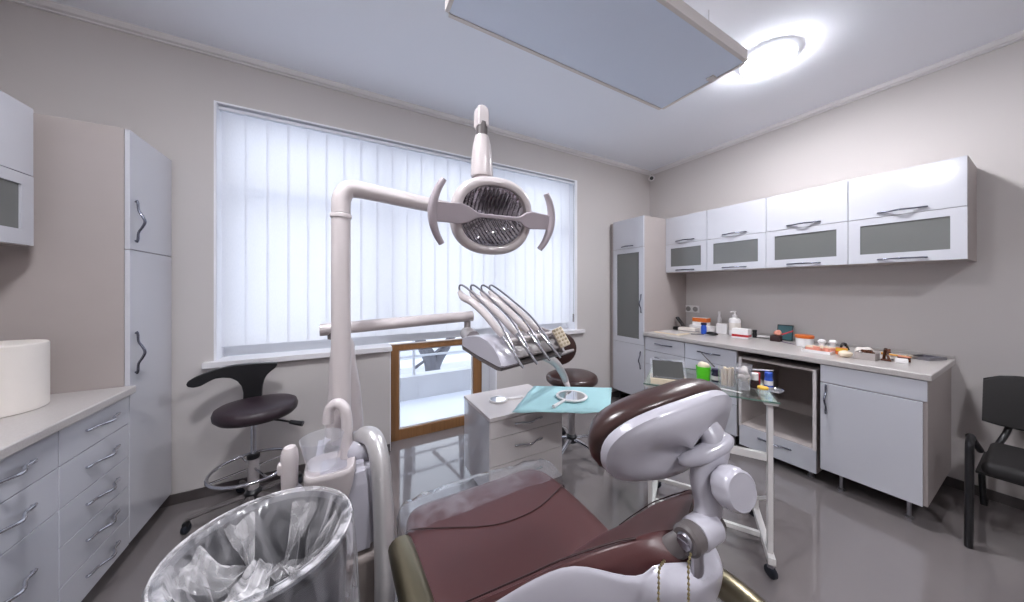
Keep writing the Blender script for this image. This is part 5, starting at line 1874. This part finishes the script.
# ------------------------------------------------------------------ light and camera
def light_and_camera():
    w = bpy.data.worlds.new('winter_sky')
    S.world = w
    w.use_nodes = True
    nt = w.node_tree
    for n in list(nt.nodes):
        nt.nodes.remove(n)
    out = nt.nodes.new('ShaderNodeOutputWorld')
    bg = nt.nodes.new('ShaderNodeBackground')
    tc = nt.nodes.new('ShaderNodeTexCoord')
    sp = nt.nodes.new('ShaderNodeSeparateXYZ')
    nt.links.new(tc.outputs['Generated'], sp.inputs[0])
    cr = nt.nodes.new('ShaderNodeValToRGB')
    cr.color_ramp.elements[0].position = 0.0
    cr.color_ramp.elements[0].color = (.93, .95, 1.0, 1)
    cr.color_ramp.elements[1].position = .6
    cr.color_ramp.elements[1].color = (.80, .87, 1.0, 1)
    nt.links.new(sp.outputs['Z'], cr.inputs[0])
    nt.links.new(cr.outputs[0], bg.inputs[0])
    bg.inputs[1].default_value = SKY
    nt.links.new(bg.outputs[0], out.inputs[0])
    cam = bpy.data.cameras.new('camera')
    cam.sensor_width = 36
    cam.sensor_fit = 'HORIZONTAL'
    cam.lens = 36 * 304.0 / 1024.0
    cam.shift_y = -13.5 / 1024.0
    cam.clip_start = .02
    co = bpy.data.objects.new('camera', cam)
    C.objects.link(co)
    co.location = (0, 0, EYE)
    co.rotation_euler = (PI / 2, 0, math.radians(-29))
    S.camera = co
    S.view_settings.view_transform = 'Standard'
    S.view_settings.look = 'None'
    S.view_settings.gamma = 1
    S.view_settings.use_curve_mapping = False
    S.view_settings.exposure = EXPOSURE
    cy = S.cycles
    cy.use_denoising = True
    cy.max_bounces = 12
    cy.diffuse_bounces = 6
    cy.glossy_bounces = 5
    cy.transmission_bounces = 6
    cy.transparent_max_bounces = 24
    cy.sample_clamp_indirect = 6
    cy.caustics_reflective = False
    cy.caustics_refractive = False

CH1 = [(0.423, 0.297, 0.904), (0.405, 0.292, 0.905), (0.398, 0.288, 0.889), (0.393, 0.285, 0.855), (0.393, 0.285, 0.8)]
CH2 = [(0.447, 0.272, 0.923), (0.435, 0.268, 0.917), (0.427, 0.263, 0.89), (0.425, 0.262, 0.86), (0.42, 0.259, 0.811)]
SKY = 1.8
EXPOSURE = 0.52
room()
blinds()
outside()
tall_left()
base_left()
wall_cab('wall_cabinet', 'white wall cabinet with smoked glass door above the left worktop and paper roll', 1, -1.14, XL + .002, 1.49, 2.096, 1.483, 2.062, 1.775, None)
paper_roll()
right_run()
stools()
visitor_chair()
side_unit()
con = console()
cloth_and_tray(con)
hand_mirror('white round hand mirror lying on the teal paper', V((1.232, 1.463, 0)), math.radians(-158), .6325, .095, .12)
hand_mirror('white hand mirror lying on the low drawer unit with its handle under the teal paper', V((.905, 1.825, 0)), math.radians(-12), .5525, .062, .11)
ceiling_things()
dental_chair()
chair_extras()
dental_unit()
operating_lamp()
bin_()
zt = trolley()
trolley_items(zt)
worktop_items()
light_and_camera()
